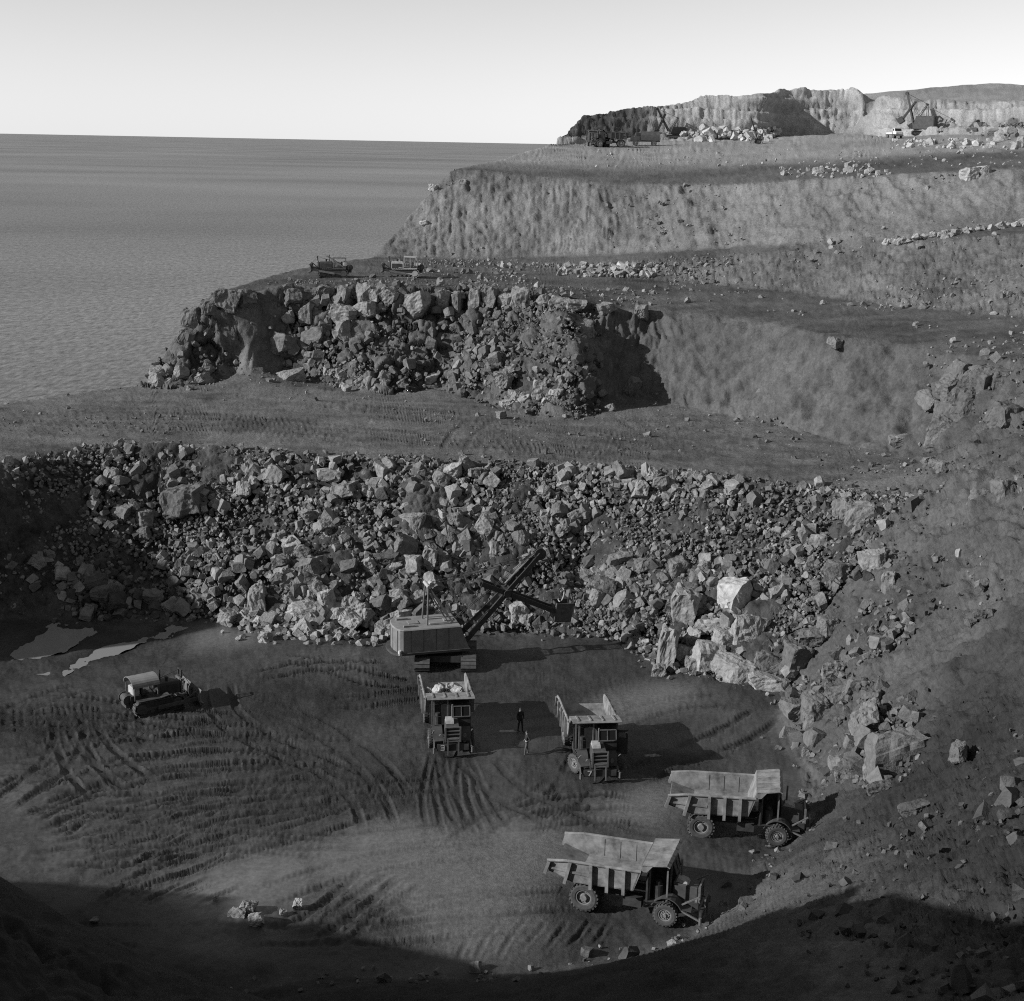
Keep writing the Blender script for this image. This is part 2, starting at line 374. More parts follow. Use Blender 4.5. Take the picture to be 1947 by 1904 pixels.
# a second sheet of marks: vehicle tracks over the lower bench
RS = .12; RX0, RX1, RY0, RY1 = -62.0, 42.0, 116.0, 176.0
RNX, RNY = int((RX1 - RX0) / RS), int((RY1 - RY0) / RS); RUT = np.zeros((RNY, RNX), np.float32)
def bench_pair(pts, **kw):
    p = np.array([atz(x, y, 12)[:2] for x, y in pts]); d = np.gradient(p, axis=0); d /= np.hypot(d[:, 0], d[:, 1])[:, None] + 1e-6
    n = np.c_[-d[:, 1], d[:, 0]]
    press(p + n * 1.1, **kw); press(p - n * 1.1, **kw)
for i, q in enumerate([[(900, 800), (960, 840), (1050, 870), (1200, 885)], [(1000, 870), (970, 830), (880, 800), (700, 790)], [(1500, 880), (1300, 850), (1100, 820), (900, 790), (600, 770)],
                       [(1650, 920), (1450, 880), (1250, 860), (1000, 850), (500, 815), (0, 810)], [(1180, 790), (1260, 840), (1400, 880)], [(1330, 790), (1230, 830), (1120, 870)],
                       [(1600, 880), (1400, 840), (1280, 800)], [(860, 860), (880, 820), (930, 790)], [(700, 850), (500, 800), (250, 780), (0, 790)], [(800, 830), (400, 790), (100, 800)], [(1560, 900), (1350, 890), (1150, 850), (1000, 800)]]):
    bench_pair(q, width=.6, depth=.07, lug=.5, berm=.6, lugs_k=.08, seed=200 + i)
    bench_pair([(x + 40, y + 6) for x, y in q], width=.5, depth=.05, lug=.5, berm=.6, lugs_k=.08, seed=230 + i)
BENCH_RUT = (RUT, RX0, RY0, RNX, RNY, RS)
# water lying on the floor, outlines on the ground
PUDDLES = [
    [(20, 1240), (48, 1224), (92, 1198), (104, 1188), (122, 1192), (124, 1199), (160, 1195), (190, 1193), (176, 1207), (150, 1214), (118, 1232), (78, 1243), (52, 1247)],
    [(118, 1267), (160, 1257), (178, 1243), (210, 1228), (262, 1215), (296, 1206), (308, 1190), (332, 1187), (338, 1198), (336, 1214), (300, 1216), (262, 1224), (222, 1243), (176, 1259), (150, 1271)],
]
PUD = np.zeros_like(BASE)
for q in PUDDLES:
    PUD = np.maximum(PUD, blur(poly_mask([atz(x, y, 0)[:2] for x, y in q], GX, GY).astype(np.float32), 3))
SMOOTH = [[(560, 1640), (640, 1585), (760, 1555), (880, 1585), (1000, 1565), (1100, 1580), (1080, 1650), (1000, 1720), (1060, 1780), (960, 1830), (820, 1800), (760, 1720), (640, 1690)],
          [(1130, 1330), (1240, 1295), (1330, 1305), (1330, 1330), (1230, 1360), (1150, 1380)],
          [(1190, 1500), (1290, 1480), (1300, 1560), (1200, 1580), (1120, 1540)],
          [(400, 1650), (560, 1600), (620, 1640), (560, 1720), (420, 1730), (330, 1700)],
          [(350, 1190), (480, 1195), (490, 1225), (360, 1240)]]
SMO = np.zeros_like(BASE)
for q in SMOOTH:
    SMO = np.maximum(SMO, blur(poly_mask([atz(x, y, 0)[:2] for x, y in q], GX, GY).astype(np.float32), 10))

# ------------------------------------------------------------------ the ground sheet: fan of columns round the viewpoint, rows packed where the ground is steep
def fan():
    mid = np.radians(np.linspace(-22.6, 22.6, 1060))
    e = np.radians(22.6 + 72 * np.linspace(0, 1, 46)[1:] ** 1.6)
    az = np.r_[-e[::-1], mid, e]
    NR = 790
    r = np.r_[np.arange(2, 130, 0.25), np.arange(130, 478, 0.4)]
    X, Y = np.sin(az)[:, None] * r, np.cos(az)[:, None] * r
    z = samp(BASE, X, Y)
    el = np.arctan2(z - CAMZ, r[None])
    vis = el >= np.maximum.accumulate(el, axis=1) - 0.004
    w = np.abs(np.gradient(el, axis=1))
    w = np.where(vis, w, w * 0.12) + 2e-5 * np.gradient(r)[None] + np.gradient(r)[None] / r[None] ** 2 * .15
    for _ in range(3):
        p = np.pad(w, ((0, 0), (2, 2)), mode='edge'); w = (p[:, :-4] + p[:, 1:-3] + p[:, 2:-2] + p[:, 3:-1] + p[:, 4:]) / 5
    for _ in range(6):
        p = np.pad(w, ((2, 2), (0, 0)), mode='edge'); w = (p[:-4] + p[1:-3] + p[2:-2] + p[3:-1] + p[4:]) / 5
    w = np.where((samp(BASE, X, Y) < -11), w * 0.02, w)
    c = np.cumsum(w, axis=1); c = (c - c[:, :1]) / (c[:, -1:] - c[:, :1])
    R = np.empty((len(az), NR))
    q = np.linspace(0, 1, NR)
    for i in range(len(az)): R[i] = np.interp(q, c[i], r)
    return az, R
AZ, RR = fan()
VX = (np.sin(AZ)[:, None] * RR).astype(np.float32); VY = (np.cos(AZ)[:, None] * RR).astype(np.float32)
VZ = samp(BASE, VX, VY).astype(np.float32)
gx, gy = samp(DZX, VX, VY), samp(DZY, VX, VY)
nl = np.sqrt(gx * gx + gy * gy + 1)
NXv, NYv, NZv = -gx / nl, -gy / nl, 1 / nl
S = {k: samp(v, VX, VY).astype(np.float32) for k, v in dict(floor=Z_floor, rub=Z_rub, b2=Z_bench2, f2l=Z_f2l, f2r=Z_f2r, b3=Z_bench3,
     f3=Z_f3, f3a=Z_f3a, far=Z_far, f5=Z_f5, face=Z_face, pud=PUD, smo=SMO).items()}
earth = np.clip(S['face'] * (1 - S['rub']) * (1 - S['f2l']) , 0, 1)
rockw = np.clip(S['f2l'] + 0.8 * S['f5'], 0, 1)
# displacement along the normal
RNG_ = np.sqrt(VX ** 2 + VY ** 2 + (VZ - CAMZ) ** 2)
vdot = np.abs(NXv * VX + NYv * VY + NZv * (VZ - CAMZ)) / RNG_          # how squarely the ground faces the viewpoint: fine relief needs it
pxl = RNG_ / 1434.0
def fine(wl): return sstep(1.5, 4.0, wl / pxl) * np.clip(vdot / .28, .12, 1)
det = sum(.085 * .6 ** o * fine(1 / (1.4 * 2.03 ** o)) * noise(VX * 1.4 * 2.03 ** o + 17 * o, VY * 1.4 * 2.03 ** o, VZ * 1.4 * 2.03 ** o, seed=2 + 13 * o) for o in range(3))
D = 0.10 * fbm(VX * .35, VY * .35, VZ * .35, oct=3, seed=1) * np.clip(vdot / .2, .3, 1) + det * (1 - .75 * S['floor']) * (1 - .65 * np.clip(S['b2'] + S['b3'] + S['far'], 0, 1))
side = VX * .86 + VY * .35                       # along the faces
wv = fbm(VX * .11, VY * .11, VZ * .11, oct=4, seed=20, gain=.6) * 1.0
def rill(a, b, sd): return 1.1 * np.abs(noise(a, b, seed=sd)) - .4
bil = sum(.55 ** o * (1.2 * np.abs(noise(VX * .45 * 2.1 ** o + 3 * o, VY * .45 * 2.1 ** o, VZ * .45 * 2.1 ** o, seed=140 + o)) - .4) * fine(1 / (.45 * 2.1 ** o)) for o in range(4))
crestw = .35 + .65 * sstep(-.3, .6, noise(VX * .09, VZ * .2, seed=29))
gul = bil * (.30 + .2 * S['f3']) + crestw * (noise(side * .5 - .35 * VZ + wv, VZ * .10, seed=21) * .3 + rill(side * .9 - .6 * VZ + wv, VZ * .18, 26) * .30 + rill(side * 2.6 - 1.7 * VZ + wv, VZ * .4 + 5, 22) * .26) * fine(.6) + noise(side * 3.1 - 1.0 * VZ, VZ * .9 + 5, seed=23) * .16 * fine(.35)
ridge = (1 - 2 * np.abs(noise(side * .30 - .10 * VZ + wv * .8, VZ * .10, seed=24))) * sstep(-.5, .5, noise(VX * .06, VZ * .12, seed=25))
D += earth * (0.55 * gul * (1 + .5 * S['f3'] + 1.6 * S['f2r']) + 0.35 * ridge * (S['f3'] + 2 * S['f2r']) + 0.12 * fbm(VX * .9, VY * .9, VZ * .9, oct=3, seed=4, gain=.6) * fine(.5))
f1, f2, rid = cells(VX * .42 + .3 * fbm(VX * .5, VY * .5, VZ * .5, oct=2, seed=51), VY * .42, VZ * .42, seed=60)
g1, g2, rid2 = cells(VX * 1.25, VY * 1.25, VZ * 1.25, seed=70)
blocks = (rid - .5) * 1.6 + sstep(0, .25, f2 - f1) * .5 - .5
small = (rid2 - .5) * .5 + sstep(0, .25, g2 - g1) * .2 - .2
D += S['f2l'] * (blocks * .95 + small * .7) + S['rub'] * (fbm(VX * .25, VY * .25, VZ * .25, oct=3, seed=5) * .55 + small * .45)
strata = noise(VZ * .9 + .3 * noise(VX * .05, VY * .05, seed=31), VX * .02, seed=32)
D += S['f5'] * (1 - S['f5'] * 0) * (blocks * .12 + strata * 1.4 + small * .5 + bil * .5 + .5 * noise(VX * .07, VZ * .3, seed=34))
rub3 = np.clip(S['f3a'], 0, 1)
D += rub3 * (small * .6)
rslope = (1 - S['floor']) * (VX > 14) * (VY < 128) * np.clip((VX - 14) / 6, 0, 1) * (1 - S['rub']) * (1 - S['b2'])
ii = np.where((rslope > .05) & (np.abs(AZ)[:, None] < .41))
h1, h2, rid3 = cells(VX[ii] * 2.7, VY[ii] * 2.7, VZ[ii] * 2.7, seed=80)
clod = np.zeros_like(D); clod[ii] = ((rid3 - .35).clip(0) * .36 * sstep(.75, .2, h1)) * np.clip(.5 + 1.3 * noise(VX[ii] * .3, VY[ii] * .3, VZ[ii] * .3, seed=81), 0, 1.5) * fine(.35)[ii]
D += clod
D += rslope * np.clip(vdot / .25, .15, 1) * (.42 * (rill(VY * .8 + .25 * VX + wv, VX * .10 + VZ * .05, 27) + .6 * rill(VY * 2.1 + .6 * VX + wv, VX * .2, 28) * fine(.5)) + small * .35 * np.clip(vdot / .3, .08, 1) + 0.2 * fbm(VX * .6, VY * .6, VZ * .6, oct=3, seed=8, gain=.6) * fine(.6))
D += S['far'] * (1 - S['f5']) * .12 * fbm(VX * .25, VY * .25, oct=3, seed=9)
flat = S['floor']
D += flat * (1 - .8 * S['smo']) * (.028 * fbm(VX * 1.5, VY * 1.5, oct=3, seed=10, gain=.7) + .05 * np.clip(np.abs(noise(VX * 2.6, VY * 2.6, seed=17)) * 1.4 - .35, 0, 1) * sstep(-.2, .5, noise(VX * .2, VY * .3, seed=18)) + .05 * fbm(VX * .25, VY * .25, oct=2, seed=12))
D = np.where(flat > .5, D * (1 - .55 * S['smo'] * flat), D)
D += flat * rut(VX, VY) * (1 - .72 * S['smo']) * 1.9
D -= flat * S['pud'] * .26
D += S['b2'] * rut(VX, VY, BENCH_RUT) * 1.3
D += S['b2'] * .05 * noise(VX * .25 + VY * .1, VY * 1.2, seed=14) + S['b2'] * .06 * np.clip(fbm(VX * .8, VY * .8, oct=3, seed=15), 0, 1)
D += S['b3'] * .07 * fbm(VX * .3, VY * .5, oct=2, seed=16, gain=.6)
# relief pushed along the normals; some slope shade is painted into alb below
PX, PY, PZ = VX + NXv * D, VY + NYv * D, VZ + NZv * D
NC, NR_ = PX.shape

# ground albedo with some painted shade and sheen: mud, wet mud, clay, dust, pale fresh stone
n1 = fbm(VX * .12, VY * .12, VZ * .12, oct=4, seed=100)
n2 = fbm(VX * .9, VY * .9, VZ * .9, oct=4, seed=101, gain=.6)
alb = 0.095 + .022 * n1 + .022 * n2
def mix(w, v):
    global alb
    alb = alb * (1 - w) + v * w
mix(S['rub'], .06 + .02 * n2 + .015 * n1)
mix(S['b2'], .118 + .028 * n1 + .02 * n2 + .03 * noise(VX * .15, VY * .8, seed=104))
mix(S['f2l'], .10 + .05 * (rid - .5) + .03 * n2)
mix(S['f2r'], .095 + .02 * n1 + .02 * n2)
mix(S['b3'], .085 + .02 * n1 + .02 * n2 + .03 * noise(VX * .1, VY * .6, seed=105))
mix(S['f3'], .165 + .03 * n1 + .03 * gul + .02 * n2)
mix(S['f3a'], .125 + .03 * n1 + .03 * n2)
mix(S['far'], .26 + .035 * n1 + .03 * n2)
mix(S['f5'], .29 + .05 * strata + .05 * n2 + .05 * (rid - .5))
mudn = noise(VX * .09 + .3 * n1, VY * .16, seed=106)
mix(S['floor'], .044 + .012 * n1 + .005 * n2 + .014 * mudn)
mix(S['floor'] * S['smo'], .15 + .004 * n2 + .02 * mudn)  # smooth mud: paler base colour includes painted sky sheen
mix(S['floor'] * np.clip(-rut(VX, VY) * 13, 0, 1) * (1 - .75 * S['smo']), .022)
mix(S['floor'] * np.clip(rut(VX, VY) * 9, 0, .7), .075)
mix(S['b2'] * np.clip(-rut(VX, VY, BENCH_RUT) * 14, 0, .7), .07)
mix(S['floor'] * np.clip(S['pud'] * 2, 0, 1), .022)
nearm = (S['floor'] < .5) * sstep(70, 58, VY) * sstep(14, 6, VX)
mix(nearm, .03 + .008 * n2)  # shade of the near slope painted in as near-black base colour
mix(rslope * np.clip(1 - S['f2r'], 0, 1), np.clip(.036 + .05 * sstep(66, 112, VY + .25 * VX + 6 * n1), 0, 1) * (1 + .2 * n1 + .12 * n2))  # right slope darkens towards the near end, shade painted into the base colour
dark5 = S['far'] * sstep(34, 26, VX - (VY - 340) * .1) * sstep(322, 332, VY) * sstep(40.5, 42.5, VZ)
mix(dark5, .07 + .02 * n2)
hillm = np.clip((S['floor'] < .02) * (VY < 64) * (VX < -.46 * VY - 5), 0, 1) * sstep(1, 6, VZ)
PZ += hillm * (2.2 * fbm(VX * .16, VY * .16, oct=4, seed=40) + 2.4 * fbm(VX * .35, VY * .35, oct=3, seed=41) + .3)  # lumps on the unseen ridge, added to break up its shadow edge
alb = np.clip(alb, .02, .6).astype(np.float32)
rough = np.clip(.88 - S['floor'] * (.40 + .22 * S['smo'] + .22 * mudn + .12 * n1), .17, 1).astype(np.float32)
# ------------------------------------------------------------------ materials (all neutral grey: the photograph is black and white)
def new_mat(name):
    m = bpy.data.materials.new(name); m.use_nodes = True
    nt = m.node_tree; nt.nodes.clear()
    out = nt.nodes.new('ShaderNodeOutputMaterial'); b = nt.nodes.new('ShaderNodeBsdfPrincipled')
    nt.links.new(b.outputs[0], out.inputs[0])
    return m, nt, b
def ground_mat():
    m, nt, b = new_mat('quarry_ground')
    L = nt.links.new
    a = nt.nodes.new('ShaderNodeAttribute'); a.attribute_name = 'alb'
    r = nt.nodes.new('ShaderNodeAttribute'); r.attribute_name = 'rgh'
    tc = nt.nodes.new('ShaderNodeTexCoord')
    n = nt.nodes.new('ShaderNodeTexNoise'); n.inputs['Scale'].default_value = 3.2; n.inputs['Detail'].default_value = 7; n.inputs['Roughness'].default_value = .68
    L(tc.outputs['Object'], n.inputs['Vector'])
    mr = nt.nodes.new('ShaderNodeMapRange'); mr.inputs['From Min'].default_value = .25; mr.inputs['From Max'].default_value = .75
    mr.inputs['To Min'].default_value = .62; mr.inputs['To Max'].default_value = 1.38
    L(n.outputs[0], mr.inputs[0])
    mu = nt.nodes.new('ShaderNodeMath'); mu.operation = 'MULTIPLY'
    L(a.outputs['Fac'], mu.inputs[0]); L(mr.outputs[0], mu.inputs[1])
    cb = nt.nodes.new('ShaderNodeCombineColor')
    for i in range(3): L(mu.outputs[0], cb.inputs[i])
    L(cb.outputs[0], b.inputs['Base Color']); L(r.outputs['Fac'], b.inputs['Roughness'])
    sm = nt.nodes.new('ShaderNodeMapRange'); sm.inputs['From Min'].default_value = .2; sm.inputs['From Max'].default_value = .8; sm.inputs['To Min'].default_value = .6; sm.inputs['To Max'].default_value = .18
    L(r.outputs['Fac'], sm.inputs[0]); L(sm.outputs[0], b.inputs['Specular IOR Level'])
    n2 = nt.nodes.new('ShaderNodeTexNoise'); n2.inputs['Scale'].default_value = 2.0; n2.inputs['Detail'].default_value = 9; n2.inputs['Roughness'].default_value = .74
    L(tc.outputs['Object'], n2.inputs['Vector'])
    bp = nt.nodes.new('ShaderNodeBump'); bp.inputs['Distance'].default_value = .22
    bs = nt.nodes.new('ShaderNodeMapRange'); bs.inputs['From Min'].default_value = .2; bs.inputs['From Max'].default_value = .85; bs.inputs['To Min'].default_value = .10; bs.inputs['To Max'].default_value = .95
    L(r.outputs['Fac'], bs.inputs[0]); L(bs.outputs[0], bp.inputs['Strength'])
    L(n2.outputs[0], bp.inputs['Height']); L(bp.outputs[0], b.inputs['Normal'])
    return m
M_ground = ground_mat()
def rock_mat():
    """stone; a rock carries its own shade of grey (obj['alb'] or the vertex value of a heap)"""
    m, nt, b = new_mat('broken_stone')
    L = nt.links.new
    a = nt.nodes.new('ShaderNodeAttribute'); a.attribute_type = 'OBJECT'; a.attribute_name = 'alb'
    a2 = nt.nodes.new('ShaderNodeAttribute'); a2.attribute_name = 'alb'
    ad = nt.nodes.new('ShaderNodeMath'); ad.operation = 'MAXIMUM'
    L(a.outputs['Fac'], ad.inputs[0]); L(a2.outputs['Fac'], ad.inputs[1])
    g = nt.nodes.new('ShaderNodeNewGeometry')
    n = nt.nodes.new('ShaderNodeTexNoise'); n.inputs['Scale'].default_value = 1.3; n.inputs['Detail'].default_value = 8; n.inputs['Roughness'].default_value = .68
    n.inputs['Distortion'].default_value = .5
    L(g.outputs['Position'], n.inputs['Vector'])
    mr = nt.nodes.new('ShaderNodeMapRange'); mr.inputs['From Min'].default_value = .28; mr.inputs['From Max'].default_value = .72
    mr.inputs['To Min'].default_value = .55; mr.inputs['To Max'].default_value = 1.4
    L(n.outputs[0], mr.inputs[0])
    mu = nt.nodes.new('ShaderNodeMath'); mu.operation = 'MULTIPLY'
    L(ad.outputs[0], mu.inputs[0]); L(mr.outputs[0], mu.inputs[1])
    cb = nt.nodes.new('ShaderNodeCombineColor')
    for i in range(3): L(mu.outputs[0], cb.inputs[i])
    L(cb.outputs[0], b.inputs['Base Color'])
    b.inputs['Roughness'].default_value = .88; b.inputs['Specular IOR Level'].default_value = .25
    n2 = nt.nodes.new('ShaderNodeTexNoise'); n2.inputs['Scale'].default_value = 2.6; n2.inputs['Detail'].default_value = 7; n2.inputs['Roughness'].default_value = .62
    L(g.outputs['Position'], n2.inputs['Vector'])
    bp = nt.nodes.new('ShaderNodeBump'); bp.inputs['Strength'].default_value = .7; bp.inputs['Distance'].default_value = .22
    L(n2.outputs[0], bp.inputs['Height']); L(bp.outputs[0], b.inputs['Normal'])
    return m
M_rock = rock_mat()
def water_mat(name, base, scale, dist, rough, stretch=1.0):
    m, nt, b = new_mat(name)
    L = nt.links.new
    b.inputs['Base Color'].default_value = (base, base, base, 1)
    b.inputs['Roughness'].default_value = rough
    b.inputs['IOR'].default_value = 1.33
    g = nt.nodes.new('ShaderNodeNewGeometry')
    mp = nt.nodes.new('ShaderNodeMapping'); mp.inputs['Scale'].default_value = (scale * stretch, scale, scale); mp.inputs['Rotation'].default_value = (0, 0, .35)
    L(g.outputs['Position'], mp.inputs['Vector'])
    n = nt.nodes.new('ShaderNodeTexNoise'); n.inputs['Scale'].default_value = 1; n.inputs['Detail'].default_value = 5; n.inputs['Roughness'].default_value = .6
    L(mp.outputs[0], n.inputs['Vector'])
    bp = nt.nodes.new('ShaderNodeBump'); bp.inputs['Strength'].default_value = 1; bp.inputs['Distance'].default_value = dist
    L(n.outputs[0], bp.inputs['Height']); L(bp.outputs[0], b.inputs['Normal'])
    return m
M_sea = water_mat('sea_water', .14, .16, 1.0, .34, .9)
def sea_lanes():
    nt = M_sea.node_tree; L = nt.links.new
    b = next(n for n in nt.nodes if n.type == 'BSDF_PRINCIPLED'); g = next(n for n in nt.nodes if n.type == 'NEW_GEOMETRY')
    outs = []
    for sx, sy, d in ((.0015, .0025, 2), (.9, .22, 2)):
        mp = nt.nodes.new('ShaderNodeMapping'); mp.inputs['Scale'].default_value = (sx, sy, 1); mp.inputs['Rotation'].default_value = (0, 0, .2)
        n = nt.nodes.new('ShaderNodeTexNoise'); n.inputs['Scale'].default_value = 1; n.inputs['Detail'].default_value = d
        L(g.outputs['Position'], mp.inputs['Vector']); L(mp.outputs[0], n.inputs['Vector']); outs.append(n.outputs[0])
    m = nt.nodes.new('ShaderNodeMath'); m.operation = 'MULTIPLY'; L(outs[0], m.inputs[0]); L(outs[1], m.inputs[1])
    mr = nt.nodes.new('ShaderNodeMapRange'); mr.inputs['From Min'].default_value = .12; mr.inputs['From Max'].default_value = .40; mr.inputs['To Min'].default_value = .04; mr.inputs['To Max'].default_value = .23
    L(m.outputs[0], mr.inputs[0]); cb = nt.nodes.new('ShaderNodeCombineColor')
    for i in range(3): L(mr.outputs[0], cb.inputs[i])
    L(cb.outputs[0], b.inputs['Base Color'])
sea_lanes()
M_pud = water_mat('standing_water', .26, 2.0, .0025, .05)

# ------------------------------------------------------------------ ground pieces
def raw_mesh(name, co, quads, attrs=None, smooth=True, tri=False):
    me = bpy.data.meshes.new(name)
    k = quads.shape[1]
    me.vertices.add(len(co)); me.vertices.foreach_set('co', np.ascontiguousarray(co, np.float32).ravel())
    me.loops.add(quads.size); me.loops.foreach_set('vertex_index', np.ascontiguousarray(quads, np.int32).ravel())
    me.polygons.add(len(quads)); me.polygons.foreach_set('loop_start', np.arange(0, quads.size, k, dtype=np.int32))
    if smooth: me.polygons.foreach_set('use_smooth', np.ones(len(quads), bool))
    else: me.polygons.foreach_set('use_smooth', np.zeros(len(quads), bool))
    for n, v in (attrs or {}).items():
        at = me.attributes.new(n, 'FLOAT', 'POINT'); at.data.foreach_set('value', np.ascontiguousarray(v, np.float32))
    me.update(calc_edges=True)
    return me
def link(name, me, mat=None, parent=None, **props):
    o = bpy.data.objects.new(name, me); COL.objects.link(o)
    if mat is not None and me is not None and not me.materials: me.materials.append(mat)
    if parent is not None: o.parent = parent
    for k, v in props.items(): o[k] = v
    return o
def build_ground():
    idx = np.arange(NC * NR_).reshape(NC, NR_)
    q = np.stack([idx[:-1, :-1], idx[1:, :-1], idx[1:, 1:], idx[:-1, 1:]], -1).reshape(-1, 4)[:, ::-1]
    co = np.stack([PX, PY, PZ], -1).reshape(-1, 3)
    a, r = alb.ravel(), rough.ravel()
    fz = co[q, 2].max(1)
    keep = fz > SEAZ - 3.5
    w = np.stack([S['floor'], S['rub'], S['b2'], np.maximum(S['f2l'], S['f2r']), S['b3'], np.maximum(S['f3'], S['f3a']), S['far'] * (1 - S['f5']) + .01, S['f5'] * 1.01,
                  np.full(PX.shape, .3)], 0).reshape(9, -1)
    cls = w.argmax(0)[q[:, 0]]
    names = ['pit_floor', 'rubble_face', 'lower_bench', 'middle_face', 'middle_bench', 'upper_face', 'upper_terrace', 'far_face', 'hillside']
    out = {}
    for c, nme in enumerate(names):
        f = q[keep & (cls == c)]
        if not len(f): continue
        u, inv = np.unique(f, return_inverse=True)
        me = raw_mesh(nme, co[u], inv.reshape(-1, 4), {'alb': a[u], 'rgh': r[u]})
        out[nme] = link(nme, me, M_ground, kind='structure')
    return out
GROUND = build_ground()
# sea out to the horizon
def sea():
    az = np.linspace(-1.9, 1.9, 65); rad = np.array([60, 200, 600, 2000, 8000, 30000, 120000.])
    co = np.array([(math.sin(a) * r, math.cos(a) * r, SEAZ) for a in az for r in rad])
    n = len(rad); q = np.array([(i * n + j, i * n + j + 1, (i + 1) * n + j + 1, (i + 1) * n + j) for i in range(len(az) - 1) for j in range(n - 1)])
    return link('sea', raw_mesh('sea', co, q), M_sea, kind='structure')
sea()
for q in PUDDLES:
    c = np.array([atz(x, y, 0) for x, y in q]); m = c.mean(0)
    c = m + (c - m) * 1.35; c[:, 2] = -.06
    cc = []
    for a_, b_ in zip(c, np.roll(c, -1, 0)):
        for t_ in np.linspace(0, 1, 9)[:-1]:
            p_ = a_ + (b_ - a_) * t_; p_[:2] += [.22 * float(noise(p_[0] * 1.7, p_[1] * 1.7, seed=90)), .35 * float(noise(p_[0] * 1.7, p_[1] * 1.7, seed=91))]; cc.append(p_)
    c = np.array(cc)
    me = bpy.data.meshes.new('puddle'); me.from_pydata([tuple(v) for v in c], [], [tuple(range(len(c)))])
    link('puddle', me, M_pud, kind='structure')
# ------------------------------------------------------------------ rocks
def rock_bm(seed, cuts=9, sub=0, jag=.05, blocky=.5):
    R = random.Random(seed)
    bm = bmesh.new()
    bmesh.ops.create_cube(bm, size=2.0)
    for v in bm.verts:
        v.co += Vector((R.uniform(-.35, .35), R.uniform(-.35, .35), R.uniform(-.35, .35)))
    for _ in range(cuts):
        d = Vector((R.gauss(0, 1), R.gauss(0, 1), R.gauss(0, 1))).normalized()
        far = max(v.co.dot(d) for v in bm.verts)
        k = far * R.uniform(.62, .93)
        g = bm.verts[:] + bm.edges[:] + bm.faces[:]
        res = bmesh.ops.bisect_plane(bm, geom=g, plane_co=d * k, plane_no=d, clear_outer=True)
        ed = [e for e in res['geom_cut'] if isinstance(e, bmesh.types.BMEdge)]
        if ed:
            try: bmesh.ops.edgenet_fill(bm, edges=ed)
            except Exception: pass
    bmesh.ops.remove_doubles(bm, verts=bm.verts, dist=.03)
    bmesh.ops.triangulate(bm, faces=bm.faces)
    if sub:
        for _ in range(sub): bmesh.ops.subdivide_edges(bm, edges=bm.edges[:], cuts=1, use_grid_fill=True)
        bmesh.ops.triangulate(bm, faces=[f for f in bm.faces if len(f.verts) > 3])
        bm.normal_update()
        co = np.array([v.co[:] for v in bm.verts])
        n = fbm(co[:, 0] * 1.6 + seed, co[:, 1] * 1.6, co[:, 2] * 1.6, oct=3, seed=seed, gain=.6)
        n = n + .45 * fbm(co[:, 0] * 5 + seed, co[:, 1] * 5, co[:, 2] * 5, oct=2, seed=seed + 50)
        for v, k in zip(bm.verts, n): v.co += v.normal * float(k) * jag
    bmesh.ops.recalc_face_normals(bm, faces=bm.faces)
    # unit radius
    ext = max((max(v.co[i] for v in bm.verts) - min(v.co[i] for v in bm.verts)) for i in range(3))
    for v in bm.verts: v.co *= 2.0 / ext
    return bm
def bm_arrays(bm):
    bm.verts.index_update()
    return np.array([v.co[:] for v in bm.verts], np.float32), np.array([[v.index for v in f.verts] for f in bm.faces], np.int32)
SMALL = []
for k in range(18):
    b = rock_bm(100 + k, cuts=9); SMALL.append(bm_arrays(b)); b.free()
TINY = []
for k in range(10):
    b = rock_bm(160 + k, cuts=3); TINY.append(bm_arrays(b)); b.free()
BIG = []
for k in range(20):
    b = rock_bm(200 + k, cuts=14, sub=3, jag=.085)
    me = bpy.data.meshes.new('boulder'); b.to_mesh(me); b.free()
    me.materials.append(M_rock)
    BIG.append(me)
def rotmats(n, r):
    q = r.normal(size=(n, 4)); q /= np.linalg.norm(q, axis=1)[:, None]
    w, x, y, z = q.T
    return np.stack([np.stack([1 - 2 * (y * y + z * z), 2 * (x * y - z * w), 2 * (x * z + y * w)], -1),
                     np.stack([2 * (x * y + z * w), 1 - 2 * (x * x + z * z), 2 * (y * z - x * w)], -1),
                     np.stack([2 * (x * z - y * w), 2 * (y * z + x * w), 1 - 2 * (x * x + y * y)], -1)], 1)
def heap(name, pos, size, shade, label, category, seed=0, lib=None):
    """many small stones as one mass"""
    r = np.random.default_rng(seed); n = len(pos)
    rm = rotmats(n, r); sq = r.uniform(.6, 1.0, (n, 3)); sq[:, 0] = 1
    V, Fc, A = [], [], []; base = 0
    lib = lib or SMALL
    which = r.integers(0, len(lib), n)
    for k in range(len(lib)):
        ii = np.where(which == k)[0]
        if not len(ii): continue
        v, f = lib[k]
        vv = v[None] * sq[ii][:, None] * size[ii][:, None, None]
        vv = np.einsum('nij,nvj->nvi', rm[ii], vv) + pos[ii][:, None]
        ff = f[None] + (np.arange(len(ii)) * len(v))[:, None, None] + base
        V.append(vv.reshape(-1, 3)); Fc.append(ff.reshape(-1, 3)); A.append(np.repeat(shade[ii], len(v)))
        base += len(ii) * len(v)
    me = raw_mesh(name, np.vstack(V), np.vstack(Fc), {'alb': np.concatenate(A)}, smooth=False)
    return link(name, me, M_rock, kind='stuff', label=label, category=category)
def scatter(mask, n, r, dens=None):
    """random ground points weighted by a mask on the plan grid"""
    w = mask * np.sqrt(1 + SLOPE ** 2)
    if dens is not None: w = w * dens
    w = np.where(w < .02, 0, w); c = np.cumsum(w.ravel()); c /= c[-1]
    k = np.searchsorted(c, r.random(n)); iy, ix = np.divmod(k, GNX)
    x = X0 + (ix + r.random(n) - .5) * GS; y = Y0 + (iy + r.random(n) - .5) * GS
    return x, y, samp(BASE, x, y)
boulder_n = [0]
